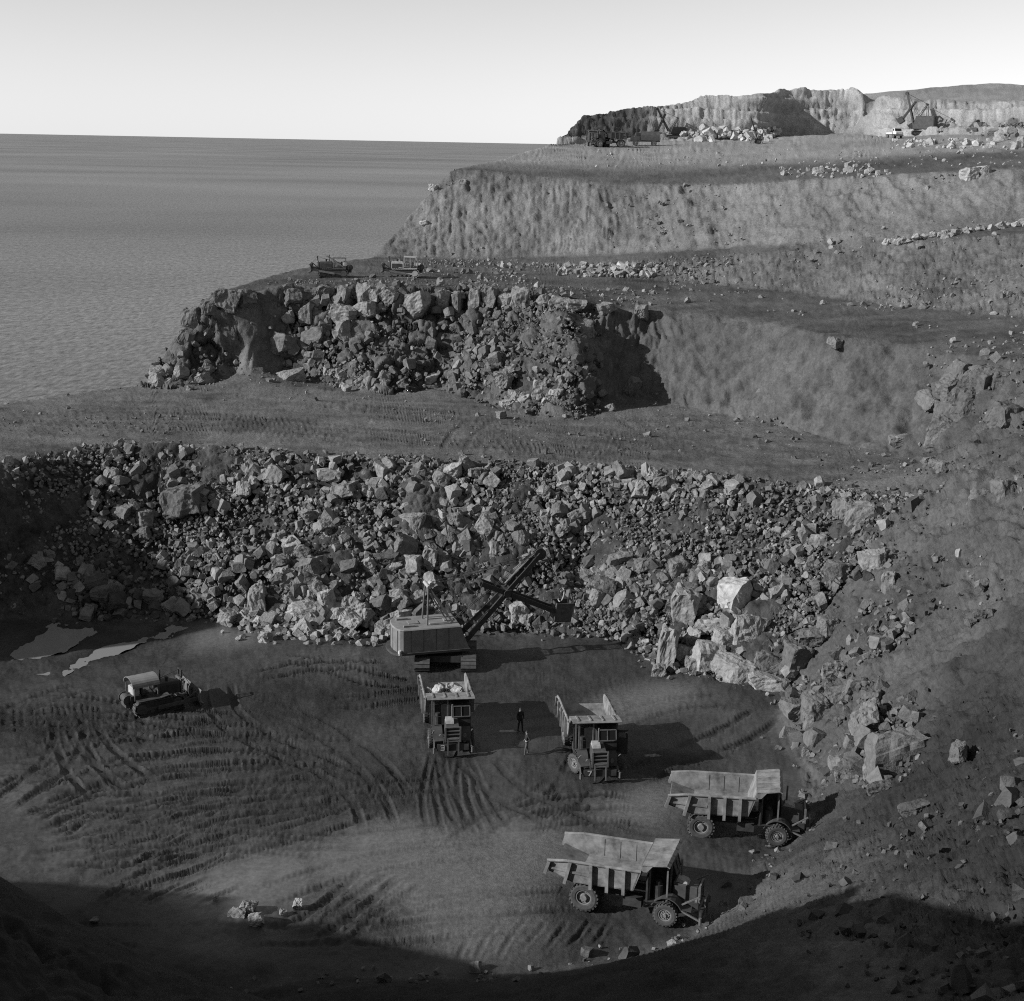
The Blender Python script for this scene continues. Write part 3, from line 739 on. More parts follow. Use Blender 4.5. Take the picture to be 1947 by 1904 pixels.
def boulder(pos, sx, sy, sz, shade, label, group=None, rz=None, tilt=.35, variant=None, seed=None):
    R = random.Random(boulder_n[0] * 7 + 1 if seed is None else seed)
    o = link('boulder', BIG[R.randrange(len(BIG)) if variant is None else variant], label=label, category='boulder')
    o['alb'] = float(shade)
    if group: o['group'] = group
    o.location = pos; o.scale = (sx, sy, sz)
    o.rotation_euler = (R.uniform(-tilt, tilt), R.uniform(-tilt, tilt), R.uniform(0, 6.28) if rz is None else rz)
    boulder_n[0] += 1
    return o
def boulder_px(px, py, w, h, shade, label, group=None, rz=0.0, tilt=.22, variant=None, sink=.15):
    """boulder whose middle shows at px,py and that covers about w x h picture units"""
    p = hit(px, py + h * .30)
    while p is None: px += 3; p = hit(px, py + h * .30)
    d = float(np.linalg.norm(p - np.array([0, 0, CAMZ]))); m = d / F
    sx, sz = w * m * .58, h * m * .60
    sy = .5 * (sx + sz)
    r = ray(px, py); r /= np.linalg.norm(r)
    c = np.array([0, 0, CAMZ]) + r * (d + sy * sink)
    return boulder(tuple(c), sx, sy, sz, shade, label, group, rz, tilt, variant)

r1 = np.random.default_rng(11)
# --- rubble slope behind the shovel
nz_big = fbm(GX * .05, GY * .05, oct=2, seed=300)
rubmask = np.clip(Z_rub * 1.2 - .1, 0, 1) * (GX > -62)
n = 7200
rubd = (np.interp(GX, [-60, -44, -36, -28], [.25, .3, .8, 1.0]) * np.clip(.9 + .9 * noise(GX * .22, GY * .22, seed=311), .35, 1.6)).astype(np.float32)
x, y, z = scatter(rubmask, n, r1, rubd)
s = .17 * (1 - r1.random(n) * .985) ** (-1 / 2.7)
coarse = np.interp(x, [-60, -35, -5, 5, 30], [.6, 1.15, 1.1, .95, .85])
s = np.clip(s * coarse * np.clip(1 + .65 * noise(x * .3, y * .3, z * .3, seed=310), .5, 1.7), .13, 1.25)
big = np.argsort(-s)[:72]
rest = np.setdiff1d(np.arange(n), big)
x2, y2, z2 = scatter(rubmask * (GX > -12), 3000, r1); s2 = np.clip(.11 * (1 - r1.random(3000) * .98) ** (-1 / 2.6), .1, .4)
heap('rubble', np.stack([x2, y2 - s2 * .2, z2 + s2 * .35], -1), s2, np.clip(r1.normal(.12, .04, 3000), .05, .26), 'fine broken stone between the rocks right of the shovel boom', 'rubble', 9, TINY)
x2, y2, z2 = scatter(rubmask, 7000, r1, rubd + .3); s2 = r1.uniform(.07, .2, 7000)
heap('rubble', np.stack([x2, y2, z2 + s2 * 1.2], -1), s2, np.clip(r1.normal(.12, .04, 7000), .05, .26), 'fine stone chips filling the gaps of the rubble slope', 'rubble', 10, TINY)
shade = np.clip(r1.normal(.18, .055, n) + .05 * noise(x * .12, y * .12, seed=301), .06, .30)
pos = np.stack([x, y - s * .25, z + s * r1.uniform(.05, .5, n)], -1)
heap('rubble', pos[rest], s[rest], shade[rest], 'dense mass of small broken stones on the slope behind the mining shovel', 'rubble', 1)
for k in big:
    left = x[k] < -12
    lab = ('angular grey boulder lodged in the rubble slope left of the shovel boom' if left else 'angular grey boulder lodged in the rubble slope right of the shovel boom')
    boulder(tuple(pos[k]), s[k], s[k] * r1.uniform(.7, 1), s[k] * r1.uniform(.65, .95), shade[k] * 1.1, lab, 'boulders in the rubble slope ' + ('left' if left else 'right'), tilt=.8)
for a in [(355, 962, 66, 66, .13, 'largest dark block high in the left half of the rubble slope'),
          (238, 978, 38, 34, .17, 'grey block just left of the largest dark block in the rubble'),
          (276, 988, 42, 36, .16, 'squat grey block below and left of the largest dark block'),
          (660, 937, 42, 36, .19, 'square pale block under the bench edge, upper middle of the rubble slope'),
          (785, 992, 48, 42, .20, 'pale rounded boulder in the rubble above the shovel house'),
          (840, 916, 34, 30, .17, 'faceted grey boulder near the top of the rubble slope'),
          (784, 1074, 46, 38, .27, 'pale flat-topped block directly above the shovel mast'),
          (815, 1062, 28, 42, .24, 'upright pale block touching the flat-topped block above the shovel mast'),
          (600, 1082, 40, 46, .15, 'tall grey block in the middle of the rubble slope'),
          (630, 905, 38, 26, .2, 'flat pale block below the edge of the lower bench'),
          (1640, 976, 56, 52, .19, 'rounded boulder at the upper right end of the rubble slope'),
          (1606, 968, 36, 40, .18, 'cracked boulder leaning on the rounded one at the upper right end'),
          (1555, 1030, 30, 32, .22, 'pale block alone below the rounded boulder on the right'),
          (1660, 1068, 34, 56, .22, 'tall pale block on the right margin of the rubble'),
          (1690, 1105, 24, 34, .2, 'narrow block at the foot of the tall pale one on the right margin'),
          (1590, 1085, 54, 34, .13, 'wide dark boulder in the right part of the rubble'),
          (1180, 1062, 46, 30, .17, 'low grey boulder right of the shovel boom tip'),
          (1290, 1080, 40, 34, .16, 'dusty grey boulder midway between boom tip and big pale boulder'),
          (1230, 1070, 44, 30, .16, 'dusty grey boulder in the slope right of the boom tip'),
          (1205, 1150, 28, 26, .16, 'dusty grey boulder low on the slope right of the dipper'),
          (985, 1165, 34, 34, .3, 'pale boulder at the slope foot behind the boom'),
          (1000, 1180, 26, 26, .28, 'small pale boulder at the slope foot left of the dipper'),
          (915, 1165, 34, 26, .28, 'pale boulder at the slope foot touching the boom root'),
          (215, 862, 22, 18, .36, 'small white boulder on the lip of the lower bench')]:
    boulder_px(*a, rz=random.uniform(-.5, .5))
# --- pale heap left of the shovel
for k in range(34):
    px, py = random.gauss(600, 62), random.gauss(1188, 24)
    if py > 1222 or py < 1135: continue
    w = random.uniform(16, 38)
    boulder_px(px, py, w, w * random.uniform(.7, 1), random.uniform(.24, .36), 'pale fresh-broken boulder of the low heap left of the shovel', 'pale boulders left of the shovel', rz=random.uniform(0, 3), tilt=.6)
for a in [(492, 1148, 34, 62, .24, 'upright slab at the upper left corner of the pale heap'),
          (578, 1166, 60, 34, .36, 'long white boulder on top of the pale heap left of the shovel'),
          (622, 1148, 36, 52, .30, 'tall pale boulder at the back of the pale heap'),
          (505, 1212, 30, 22, .28, 'pale boulder at the left front corner of the pale heap')]:
    boulder_px(*a)
xs, ys = [], []
pp = np.array([hit(random.gauss(600, 75), min(1226, random.gauss(1196, 20))) for _ in range(150)])
ss = r1.uniform(.15, .42, 150)
heap('rubble', pp + np.c_[np.zeros((150, 2)), ss * .3], ss, r1.uniform(.2, .34, 150), 'pale stones filling the low heap left of the shovel', 'rubble', 2)
# --- big pale heap on the right
for a in [(1400, 1136, 70, 68, .38, 'largest white boulder balanced on top of the right-hand heap'),
          (1421, 1201, 66, 62, .30, 'rough grey boulder carrying the largest white boulder'),
          (1301, 1152, 54, 78, .22, 'dark wedge-shaped boulder left of the largest white boulder'),
          (1346, 1190, 46, 30, .30, 'flat white boulder left of the rough grey one'),
          (1380, 1220, 48, 40, .27, 'pale boulder wedged in the middle of the right-hand heap'),
          (1356, 1246, 54, 56, .29, 'white boulder on the lower left of the right-hand heap'),
          (1396, 1272, 74, 62, .26, 'broad pale boulder at the front of the right-hand heap'),
          (1266, 1238, 36, 92, .24, 'tall standing slab at the left end of the right-hand heap'),
          (1316, 1216, 30, 36, .27, 'squarish boulder right of the tall standing slab'),
          (1296, 1244, 32, 36, .20, 'dark squarish boulder beside the tall standing slab'),
          (1322, 1264, 36, 40, .25, 'grey boulder at the front of the heap between slab and broad boulder'),
          (1252, 1276, 26, 26, .22, 'small boulder at the foot of the tall standing slab'),
          (1456, 1296, 76, 34, .28, 'flat pale boulder lying at the front right of the right-hand heap'),
          (1462, 1262, 60, 40, .15, 'dark boulder behind the flat pale one'),
          (1512, 1256, 52, 62, .13, 'dark upright boulder in the shade of the right-hand heap'),
          (1545, 1210, 46, 40, .12, 'shaded dark boulder right of the rough grey boulder'),
          (1575, 1192, 40, 36, .16, 'shaded boulder at the right rear of the right-hand heap'),
          (1585, 1275, 42, 36, .18, 'rounded grey boulder at the right end of the heap')]:
    boulder_px(*a, rz=random.uniform(-.3, .3))
# --- boulders down the right toe of the pit
for a in [(1516, 1354, 55, 42, 0.144, 'broad flat-faced boulder at the pit edge, left of a pair'),
          (1552, 1356, 50, 63, 0.151, 'flat-faced boulder at the pit edge, right of a pair'),
          (1600, 1322, 55, 37, 0.137, 'boulder behind the flat-faced pair'),
          (1628, 1306, 37, 31, 0.151, 'grey boulder above and right of the flat-faced pair'),
          (1644, 1372, 48, 72, 0.180, 'pale split boulder standing on the right slope foot'),
          (1600, 1378, 28, 33, 0.108, 'dark boulder between the flat-faced pair and the split boulder'),
          
          (1664, 1328, 40, 31, 0.122, 'grey boulder above the split boulder'),
          (1588, 1458, 29, 31, 0.173, 'pale block by the parked truck hood'),
          (1626, 1458, 33, 33, 0.122, 'grey block between the pale block and the huge slab'),
          (1612, 1478, 46, 28, 0.158, 'low pale block lying below the huge slab'),
          (1532, 1434, 18, 22, 0.151, 'small pale stone at the pit edge near the parked truck'),
          (1824, 1432, 31, 37, 0.137, 'lone boulder sunk in the slope right of the huge slab'),
          (1672, 1500, 42, 28, 0.108, 'flat boulder under the huge slab'),
          (1742, 1540, 55, 28, 0.086, 'low dark block on the slope crest right of the parked truck'),
          (1866, 1172, 24, 24, 0.101, 'dark boulder of a small cluster alone on the right slope'),
          (1850, 1186, 20, 18, 0.108, 'lower boulder of the small cluster on the right slope'),
          (1884, 1166, 18, 17, 0.101, 'upper boulder of the small cluster on the right slope'),
          (1870, 950, 50, 37, 0.144, 'pale block under the right rim, left of a pair'),
          (1908, 936, 35, 48, 0.137, 'upright block under the right rim, right of a pair'),
          (1788, 884, 33, 24, 0.158, 'pale stone at the right end of the lower bench'),
          (1764, 878, 20, 17, 0.144, 'smaller stone at the right end of the lower bench'),
          (1710, 838, 35, 22, 0.173, 'flat pale stone at the foot of the earth face on the right'),
          ]:
    boulder_px(*a, rz=random.uniform(-.3, .3))
for k in range(16):                             # rock rib coming out of the earth face at the right edge
    R = random.Random(437 + k); px = R.uniform(1768, 1950); py = np.interp(px, [1768, 1850, 1950], [800, 745, 770]) + R.uniform(-45, 60); w, h = R.uniform(30, 56), R.uniform(34, 62)
    p = hit(px, py + h * .3); d = float(np.linalg.norm(p - np.array([0, 0, CAMZ]))); m = d / F; r = ray(px, py); r /= np.linalg.norm(r)
    o = link('rock_block', BIG[R.randrange(len(BIG))], parent=GROUND['hillside']); o['alb'] = R.uniform(.10, .15)
    o.location = np.array([0, 0, CAMZ]) + r * (d + w * m * .42); o.scale = (w * m * .6, w * m * .6, h * m * .6); o.rotation_euler = (R.uniform(-.2, .2), .35 + R.uniform(-.25, .25), R.uniform(0, 6))
boulder_px(1696, 1438, 96, 108, .15, 'huge pale slab sunk in the slope above the parked truck', rz=.3, tilt=.25, variant=3, sink=.75)
# --- middle face: cliff blocks, boulders and heaps
cliff = GROUND['middle_face']
for (px, py, w, h, sh) in [(655, 562, 34, 44, .2), (690, 566, 30, 50, .21), (715, 560, 34, 34, .22), (745, 565, 36, 40, .2), (798, 580, 52, 56, .25), (842, 572, 30, 50, .22), (868, 570, 34, 52, .17),
                           (905, 572, 30, 50, .2), (930, 565, 34, 44, .15), (960, 572, 28, 40, .22), (985, 570, 40, 44, .2), (1035, 572, 34, 26, .24), (1065, 574, 40, 24, .24), (1100, 580, 44, 26, .22),
                           (1112, 622, 54, 46, .17), (620, 556, 36, 30, .14), (590, 556, 36, 26, .13), (560, 560, 40, 30, .13), (430, 572, 50, 44, .16), (400, 580, 36, 40, .13), (470, 566, 40, 34, .12),
                           (352, 640, 26, 50, .15), (365, 600, 36, 44, .15), (1222, 596, 30, 38, .18), (1150, 590, 40, 30, .18)]:
    p = hit(px, py + h * .3)
    d = float(np.linalg.norm(p - np.array([0, 0, CAMZ]))); m = d / F
    r = ray(px, py); r /= np.linalg.norm(r); c = np.array([0, 0, CAMZ]) + r * (d + .3)
    R = random.Random(px)
    o = link('rock_block', BIG[R.randrange(len(BIG))], parent=cliff); o['alb'] = sh
    o.location = c; k_ = R.uniform(.42, .58); o.scale = (w * m * k_, w * m * .6, h * m * k_); o.rotation_euler = (R.uniform(-.2, .2), R.uniform(-.2, .2), R.uniform(-.5, .5))
for a in [(655, 598, 46, 34, .26, 'pale angular boulder in the upper middle of the middle face'),
          (625, 704, 18, 20, .42, 'small white boulder near the foot of the middle face'),
          (552, 715, 44, 26, .25, 'rounded pale boulder at the foot of the middle face'),
          (655, 628, 36, 40, .2, 'boulder below the pale angular one in the middle face'),
          (580, 600, 34, 40, .17, 'upright boulder high in the left part of the middle face'),
          (548, 605, 26, 20, .22, 'small pale boulder in the left part of the middle face'),
          (600, 640, 40, 34, .14, 'dark boulder in the left part of the middle face'),
          (540, 655, 46, 40, .15, 'broad dark boulder low in the left part of the middle face'),
          (700, 590, 40, 28, .24, 'flat pale boulder right of the angular one in the middle face'),
          (820, 720, 26, 18, .3, 'pale stone at the foot of the middle face beside a stone heap'),
          (300, 712, 34, 26, .25, 'pale boulder at the seaward tip of the middle face'),
          (345, 708, 26, 22, .22, 'boulder next to the seaward tip of the middle face'),
          (385, 722, 40, 22, .2, 'low boulder by the bench near the seaward tip'),
          (1055, 752, 22, 30, .3, 'square pale block at the right end of the second stone heap'),
          (1025, 742, 30, 32, .28, 'pale boulder in the second stone heap'),
          (960, 725, 30, 34, .2, 'grey boulder on top of the second stone heap'),
          (1160, 778, 22, 18, .22, 'small stone in the notch between rock and earth faces'),
          (1200, 735, 22, 44, .17, 'leaning slab in the notch between rock and earth faces'),
          (1590, 655, 24, 22, .16, 'dark stone below the crest of the earth face')]:
    boulder_px(*a, rz=random.uniform(-.6, .6), tilt=.4)
for cx, cy, sx_, sy_, n, lab, grp in [(700, 736, 34, 11, 16, 'boulder of the first stone heap at the foot of the middle face', 'first heap under the middle face'),
                             (985, 758, 48, 14, 20, 'boulder of the second stone heap at the foot of the middle face', 'second heap under the middle face'),
                             (320, 722, 34, 10, 10, 'boulder of the stone heap at the seaward end of the middle face', 'heap at the seaward end')]:
    for k in range(n):
        w = random.uniform(10, 22)
        boulder_px(random.gauss(cx, sx_), random.gauss(cy, sy_), w, w * random.uniform(.7, 1), random.uniform(.17, .32), lab, grp, rz=random.uniform(0, 3), tilt=.6)
m2 = Z_f2l * np.clip(.7 + 1.4 * noise(GX * .2, GY * .2, seed=312), .06, 1.6)
n = 3200
x, y, z = scatter(m2, n, r1)
s = np.clip(.14 * (1 - r1.random(n) * .985) ** (-1 / 2.4) * np.clip(1 + noise(x * .18, y * .18, z * .2, seed=313), .5, 1.8), .11, .85)
heap('rubble', np.stack([x, y - s * .4, z + s * .3], -1), s, np.clip(r1.normal(.14, .04, n), .06, .26), 'broken stone strewn over the rocky middle face', 'rubble', 3)
# --- stones over the earth slopes and benches
rs = ((GX > 12) & (GY < 128) & (GY > 40)).astype(np.float32) * (1 - Z_floor) * (1 - Z_rub)
n = 5000
x, y, z = scatter(rs, n, r1, np.clip(.4 + 1.2 * nz_big, .08, 2) * (1.6 - np.clip((GX - 16) / 30, 0, 1)))
s = np.clip(.08 * (1 - r1.random(n) * .99) ** (-1 / 2.1), .07, .6)
heap('loose_stones', np.stack([x, y, z + s * .3], -1), s, np.clip(r1.normal(.085, .025, n), .04, .18), 'small loose stones strewn down the right-hand earth slope', 'stones', 4, TINY)
n = 1500
bm_ = Z_bench2 * 1.0
x, y, z = scatter(bm_, n, r1, np.clip(.3 + 1.5 * nz_big, .05, 2) + 3 * blur(((SLOPE > .12) & (Z_bench2 > .2)).astype(np.float32), 4))
s = np.clip(.06 * (1 - r1.random(n) * .99) ** (-1 / 2.4), .05, .4)
heap('loose_stones', np.stack([x, y, z + s * .3], -1), s, np.clip(r1.normal(.17, .04, n), .07, .3), 'small loose stones scattered on the lower bench', 'stones', 5, TINY)
n = 2400
x, y, z = scatter(np.clip(Z_bench3 * .5 + Z_f3a + .25 * Z_f3 + .5 * Z_f2r, 0, 1), n, r1, np.clip(.3 + 1.6 * fbm(GX * .09, GY * .09, oct=2, seed=303), .03, 2))
s = np.clip(.09 * (1 - r1.random(n) * .99) ** (-1 / 2.3), .08, .6)
heap('loose_stones', np.stack([x, y, z + s * .3], -1), s, np.clip(r1.normal(.19, .05, n), .09, .36), 'loose stones scattered over the middle bench and the earth faces', 'stones', 6)
# floor: fallen stones near the toe, the little heap at the bottom
n = 700
edge = blur(Z_floor * (1 - Z_floor) * 4, 6)
x, y, z = scatter(edge, n, r1)
s = np.clip(.09 * (1 - r1.random(n) * .99) ** (-1 / 2.2), .07, .5)
heap('loose_stones', np.stack([x, y, z + s * .35], -1), s, np.clip(r1.normal(.16, .04, n), .07, .3), 'fallen stones along the margin of the pit floor', 'stones', 7)
for a in [(452, 1738, 28, 26, .22, 'dark stone in the little row at the bottom of the pit floor'),
          (470, 1728, 26, 34, .24, 'upright stone in the little row at the bottom of the pit floor'),
          (488, 1750, 28, 24, .34, 'pale stone in the middle of the little row at the bottom'),
          (565, 1722, 16, 22, .4, 'small white stone at the right end of the little row at the bottom'),
          (540, 1735, 16, 14, .3, 'tiny stone near the right end of the little row at the bottom'),
          (180, 1750, 12, 14, .22, 'single small stone in the shade at bottom left'),
          (412, 1710, 10, 12, .3, 'single white stone left of the little row at the bottom')]:
    boulder_px(*a, tilt=.5)
# --- upper levels
for k in range(34):
    t = k / 33
    px = 1690 + 262 * t + random.uniform(-4, 4); py = np.interp(px, [1690, 1800, 1880, 1952], [462, 447, 434, 424]) + random.uniform(-4, 3)
    w = random.uniform(8, 15)
    boulder_px(px, py, w, w * random.uniform(.7, 1), random.uniform(.24, .36), 'pale rock of the row edging the ramp on the right', 'row of rocks edging the ramp', rz=random.uniform(0, 3), tilt=.6)
for a in [(1845, 332, 34, 24, .36, 'pale boulder in the cluster on the upper face, far right'),
          (1872, 326, 26, 18, .3, 'second pale boulder in the cluster on the upper face'),
          (1555, 326, 20, 14, .3, 'pale stone on the upper face crest'),
          (1690, 460, 16, 10, .36, 'flat white stone by the start of the ramp rocks'),
          (880, 348, 14, 12, .25, 'stone on the seaward shoulder of the upper face'),
          (820, 358, 16, 12, .4, 'white stone on the seaward edge of the upper face'),
          (808, 425, 16, 10, .4, 'white stone low on the seaward edge of the upper face')]:
    boulder_px(*a)
def band(x0, x1, ya, yb, n, smin, smax, sh, seed, lab, cat='rubble', nm='rubble'):
    R = np.random.default_rng(seed); pts = []
    for _ in range(n):
        p = hit(R.uniform(x0, x1), R.uniform(ya, yb))
        if p is not None: pts.append(p)
    pts = np.array(pts); s = np.clip(smin * (1 - R.random(len(pts)) * .98) ** (-1 / 2.2), smin, smax)
    heap(nm, pts + np.c_[np.zeros((len(pts), 2)), s * .3], s, np.clip(R.normal(sh, .06, len(pts)), .08, .5), lab, cat, seed)
band(1060, 1250, 506, 528, 170, .2, .6, .26, 21, 'stones spilled along the toe of the ramp bank')
band(1480, 1700, 318, 338, 70, .2, .7, .3, 22, 'stones spilled over the crest of the upper face')
band(1330, 1480, 246, 270, 90, .4, 1.3, .38, 23, 'pale blasted stone piled under the far rock face')
band(1296, 1336, 254, 268, 24, .3, .8, .34, 24, 'pale stone beside the distant dark shovel')
band(1700, 1947, 266, 284, 110, .25, .9, .34, 25, 'pale stone spilled below the distant upper terrace')
band(1840, 1947, 236, 262, 50, .4, 1.3, .16, 26, 'dark broken stone at the right end of the far face')
band(1130, 1940, 284, 318, 160, .12, .35, .28, 27, 'small stones on the upper terrace', 'stones', 'loose_stones')

def strew(region, n, smin, smax, sh, seed, lab):
    R = np.random.default_rng(seed); q = np.array(region, float); pts = []
    lo, hi = q.min(0), q.max(0)
    while len(pts) < n:
        a = R.uniform(lo, hi)
        if poly_mask(q, np.array([a[0]]), np.array([a[1]]))[0]:
            p = hit(*a)
            if p is not None: pts.append(p)
    pts = np.array(pts); s = np.clip(smin * (1 - R.random(n) * .985) ** (-1 / 2.0), smin, smax)
    heap('rubble', pts + np.c_[np.zeros((n, 2)), s * .25], s, np.clip(R.normal(sh, .03, n), .05, .3), lab, 'rubble', seed)
strew([(1500, 1300), (1640, 1270), (1740, 1330), (1760, 1440), (1700, 1500), (1590, 1500), (1500, 1420), (1480, 1360)], 420, .12, .8, .12, 31, 'dirty rubble along the foot of the right-hand slope above the parked truck')
strew([(1640, 1000), (1720, 1060), (1740, 1200), (1640, 1280), (1580, 1260), (1640, 1150)], 260, .12, .6, .14, 32, 'rubble thinning out from the rock heap onto the right-hand slope')
strew([(1760, 890), (1947, 880), (1947, 980), (1830, 990)], 130, .12, .6, .13, 33, 'rubble under the right rim beside the end of the lower bench')
# ------------------------------------------------------------------ machines: shape helpers
def plain_mat(name, v, rough=.7, dirt=.35, scale=2.5, spec=.3, metal=0.0):
    m, nt, b = new_mat(name)
    L = nt.links.new
    tc = nt.nodes.new('ShaderNodeTexCoord')
    n = nt.nodes.new('ShaderNodeTexNoise'); n.inputs['Scale'].default_value = scale; n.inputs['Detail'].default_value = 6; n.inputs['Roughness'].default_value = .7
    L(tc.outputs['Object'], n.inputs['Vector'])
    mr = nt.nodes.new('ShaderNodeMapRange'); mr.inputs['From Min'].default_value = .3; mr.inputs['From Max'].default_value = .7
    mr.inputs['To Min'].default_value = v * (1 - dirt); mr.inputs['To Max'].default_value = v * (1 + dirt)
    L(n.outputs[0], mr.inputs[0])
    cb = nt.nodes.new('ShaderNodeCombineColor')
    for i in range(3): L(mr.outputs[0], cb.inputs[i])
    L(cb.outputs[0], b.inputs['Base Color'])
    b.inputs['Roughness'].default_value = rough; b.inputs['Specular IOR Level'].default_value = spec; b.inputs['Metallic'].default_value = metal
    bp = nt.nodes.new('ShaderNodeBump'); bp.inputs['Strength'].default_value = .25; bp.inputs['Distance'].default_value = .03
    L(n.outputs[0], bp.inputs['Height']); L(bp.outputs[0], b.inputs['Normal'])
    return m
M_body = plain_mat('dusty_body_paint', .20, .75, .62, 1.1)
M_canopy = plain_mat('dusty_sheet_steel', .21, .75, .55, 1.3)
M_paint = plain_mat('dull_machine_paint', .07, .6, .35, 2.0)
M_pale = plain_mat('pale_machine_paint', .38, .6, .3, 2.0)
M_dark = plain_mat('oily_dark_steel', .045, .6, .4, 3.0)
M_steel = plain_mat('worn_steel', .14, .5, .35, 3.0)
M_tyre = plain_mat('dusty_rubber', .075, .9, .35, 4.0, .2)
M_hub = plain_mat('dusty_wheel_hub', .20, .7, .3, 4.0)
M_glass = plain_mat('dark_cab_glass', .02, .15, .1, 1.0, .5)
M_white = plain_mat('white_paint', .6, .6, .12, 4.0)
M_house = plain_mat('shovel_house_paint', .19, .6, .25, 1.2)
M_roof = plain_mat('shovel_roof_paint', .23, .65, .25, 1.5)
M_trackm = plain_mat('muddy_track_steel', .08, .8, .4, 3.0)

class MB:
    def __init__(s): s.v = []; s.f = []
    def add(s, v, f, M=None):
        o = len(s.v)
        s.v += [tuple(M @ Vector(p)) if M else tuple(p) for p in v]
        s.f += [tuple(i + o for i in q) for q in f]
        return s
    def box(s, c, d, M=None, rot=None):
        x, y, z = d[0] / 2, d[1] / 2, d[2] / 2
        v = [Vector((i * x, j * y, k * z)) for i in (-1, 1) for j in (-1, 1) for k in (-1, 1)]
        if rot is not None: v = [rot @ p for p in v]
        v = [p + Vector(c) for p in v]
        return s.add(v, [(0, 1, 3, 2), (4, 6, 7, 5), (0, 4, 5, 1), (2, 3, 7, 6), (0, 2, 6, 4), (1, 5, 7, 3)], M)
    def beam(s, p, q, w, h, M=None):
        p, q = Vector(p), Vector(q); d = q - p; L = d.length
        r = d.to_track_quat('X', 'Z').to_matrix()
        return s.box((p + q) / 2, (L, w, h), M, r)
    def cyl(s, p, q, r, n=12, r2=None, M=None, caps=True):
        p, q = Vector(p), Vector(q); r2 = r if r2 is None else r2
        m = (q - p).to_track_quat('Z', 'Y').to_matrix()
        v = [p + m @ Vector((math.cos(a) * r, math.sin(a) * r, 0)) for a in (2 * math.pi * i / n for i in range(n))]
        v += [q + m @ Vector((math.cos(a) * r2, math.sin(a) * r2, 0)) for a in (2 * math.pi * i / n for i in range(n))]
        f = [(i, (i + 1) % n, n + (i + 1) % n, n + i) for i in range(n)]
        if caps: f += [tuple(range(n))[::-1], tuple(range(n, 2 * n))]
        return s.add(v, f, M)
    def prism(s, prof, y0, y1, M=None):
        """profile in x,z pushed along y"""
        n = len(prof)
        v = [(x, y0, z) for x, z in prof] + [(x, y1, z) for x, z in prof]
        f = [(i, (i + 1) % n, n + (i + 1) % n, n + i) for i in range(n)] + [tuple(range(n))[::-1], tuple(range(n, 2 * n))]
        return s.add(v, f, M)
    def sheet(s, prof, y0, y1, t=.04, M=None):
        """open profile in x,z with thickness, pushed along y"""
        P_ = [Vector((x, 0, z)) for x, z in prof]; nrm = []
        for i in range(len(P_)):
            d = P_[min(i + 1, len(P_) - 1)] - P_[max(i - 1, 0)]; d.normalize(); nrm.append(Vector((-d.z, 0, d.x)))
        loop = [(p.x, p.z) for p in P_] + [((p + m * t).x, (p + m * t).z) for p, m in reversed(list(zip(P_, nrm)))]
        n = len(prof)
        for i in range(n - 1):
            a, b = loop[i], loop[i + 1]; c, d = loop[2 * n - 2 - i], loop[2 * n - 1 - i]
            s.prism([a, b, c, d], y0, y1, M)
        return s
    def ring(s, c, axis, R, r, n=16, m=6, M=None, arc=(0, 2 * math.pi)):
        c = Vector(c); mt = Vector(axis).to_track_quat('Z', 'Y').to_matrix(); full = arc[1] - arc[0] > 6.28
        k = n if full else n + 1; v = []
        for i in range(k):
            a = arc[0] + (arc[1] - arc[0]) * i / n
            for j in range(m):
                b = 2 * math.pi * j / m
                v.append(c + mt @ Vector(((R + r * math.cos(b)) * math.cos(a), (R + r * math.cos(b)) * math.sin(a), r * math.sin(b))))
        f = [(i * m + j, ((i + 1) % k) * m + j, ((i + 1) % k) * m + (j + 1) % m, i * m + (j + 1) % m) for i in range(n if full else n) for j in range(m)]
        return s.add(v, f, M)
    def tube(s, pts, r, n=6, M=None):
        for a, b in zip(pts[:-1], pts[1:]): s.cyl(a, b, r, n, M=M)
        return s
    def build(s, name, mat, parent=None, bevel=0.0, smooth=False, **props):
        me = bpy.data.meshes.new(name)
        me.from_pydata(s.v, [], s.f)
        bm = bmesh.new(); bm.from_mesh(me); bmesh.ops.recalc_face_normals(bm, faces=bm.faces)
        if bevel: bmesh.ops.bevel(bm, geom=bm.edges[:], offset=bevel, segments=1, affect='EDGES', clamp_overlap=True)
        bm.to_mesh(me); bm.free()
        if smooth: me.polygons.foreach_set('use_smooth', np.ones(len(me.polygons), bool))
        return link(name, me, mat, parent, **props)
def empty(name, loc, rz=0.0, label=None, category=None, group=None, tilt=None):
    o = bpy.data.objects.new(name, None); COL.objects.link(o)
    o.empty_display_size = .3
    o.location = loc; o.rotation_euler = (0, 0, rz) if tilt is None else (tilt[0], tilt[1], rz)
    if label: o['label'] = label
    if category: o['category'] = category
    if group: o['group'] = group
    return o

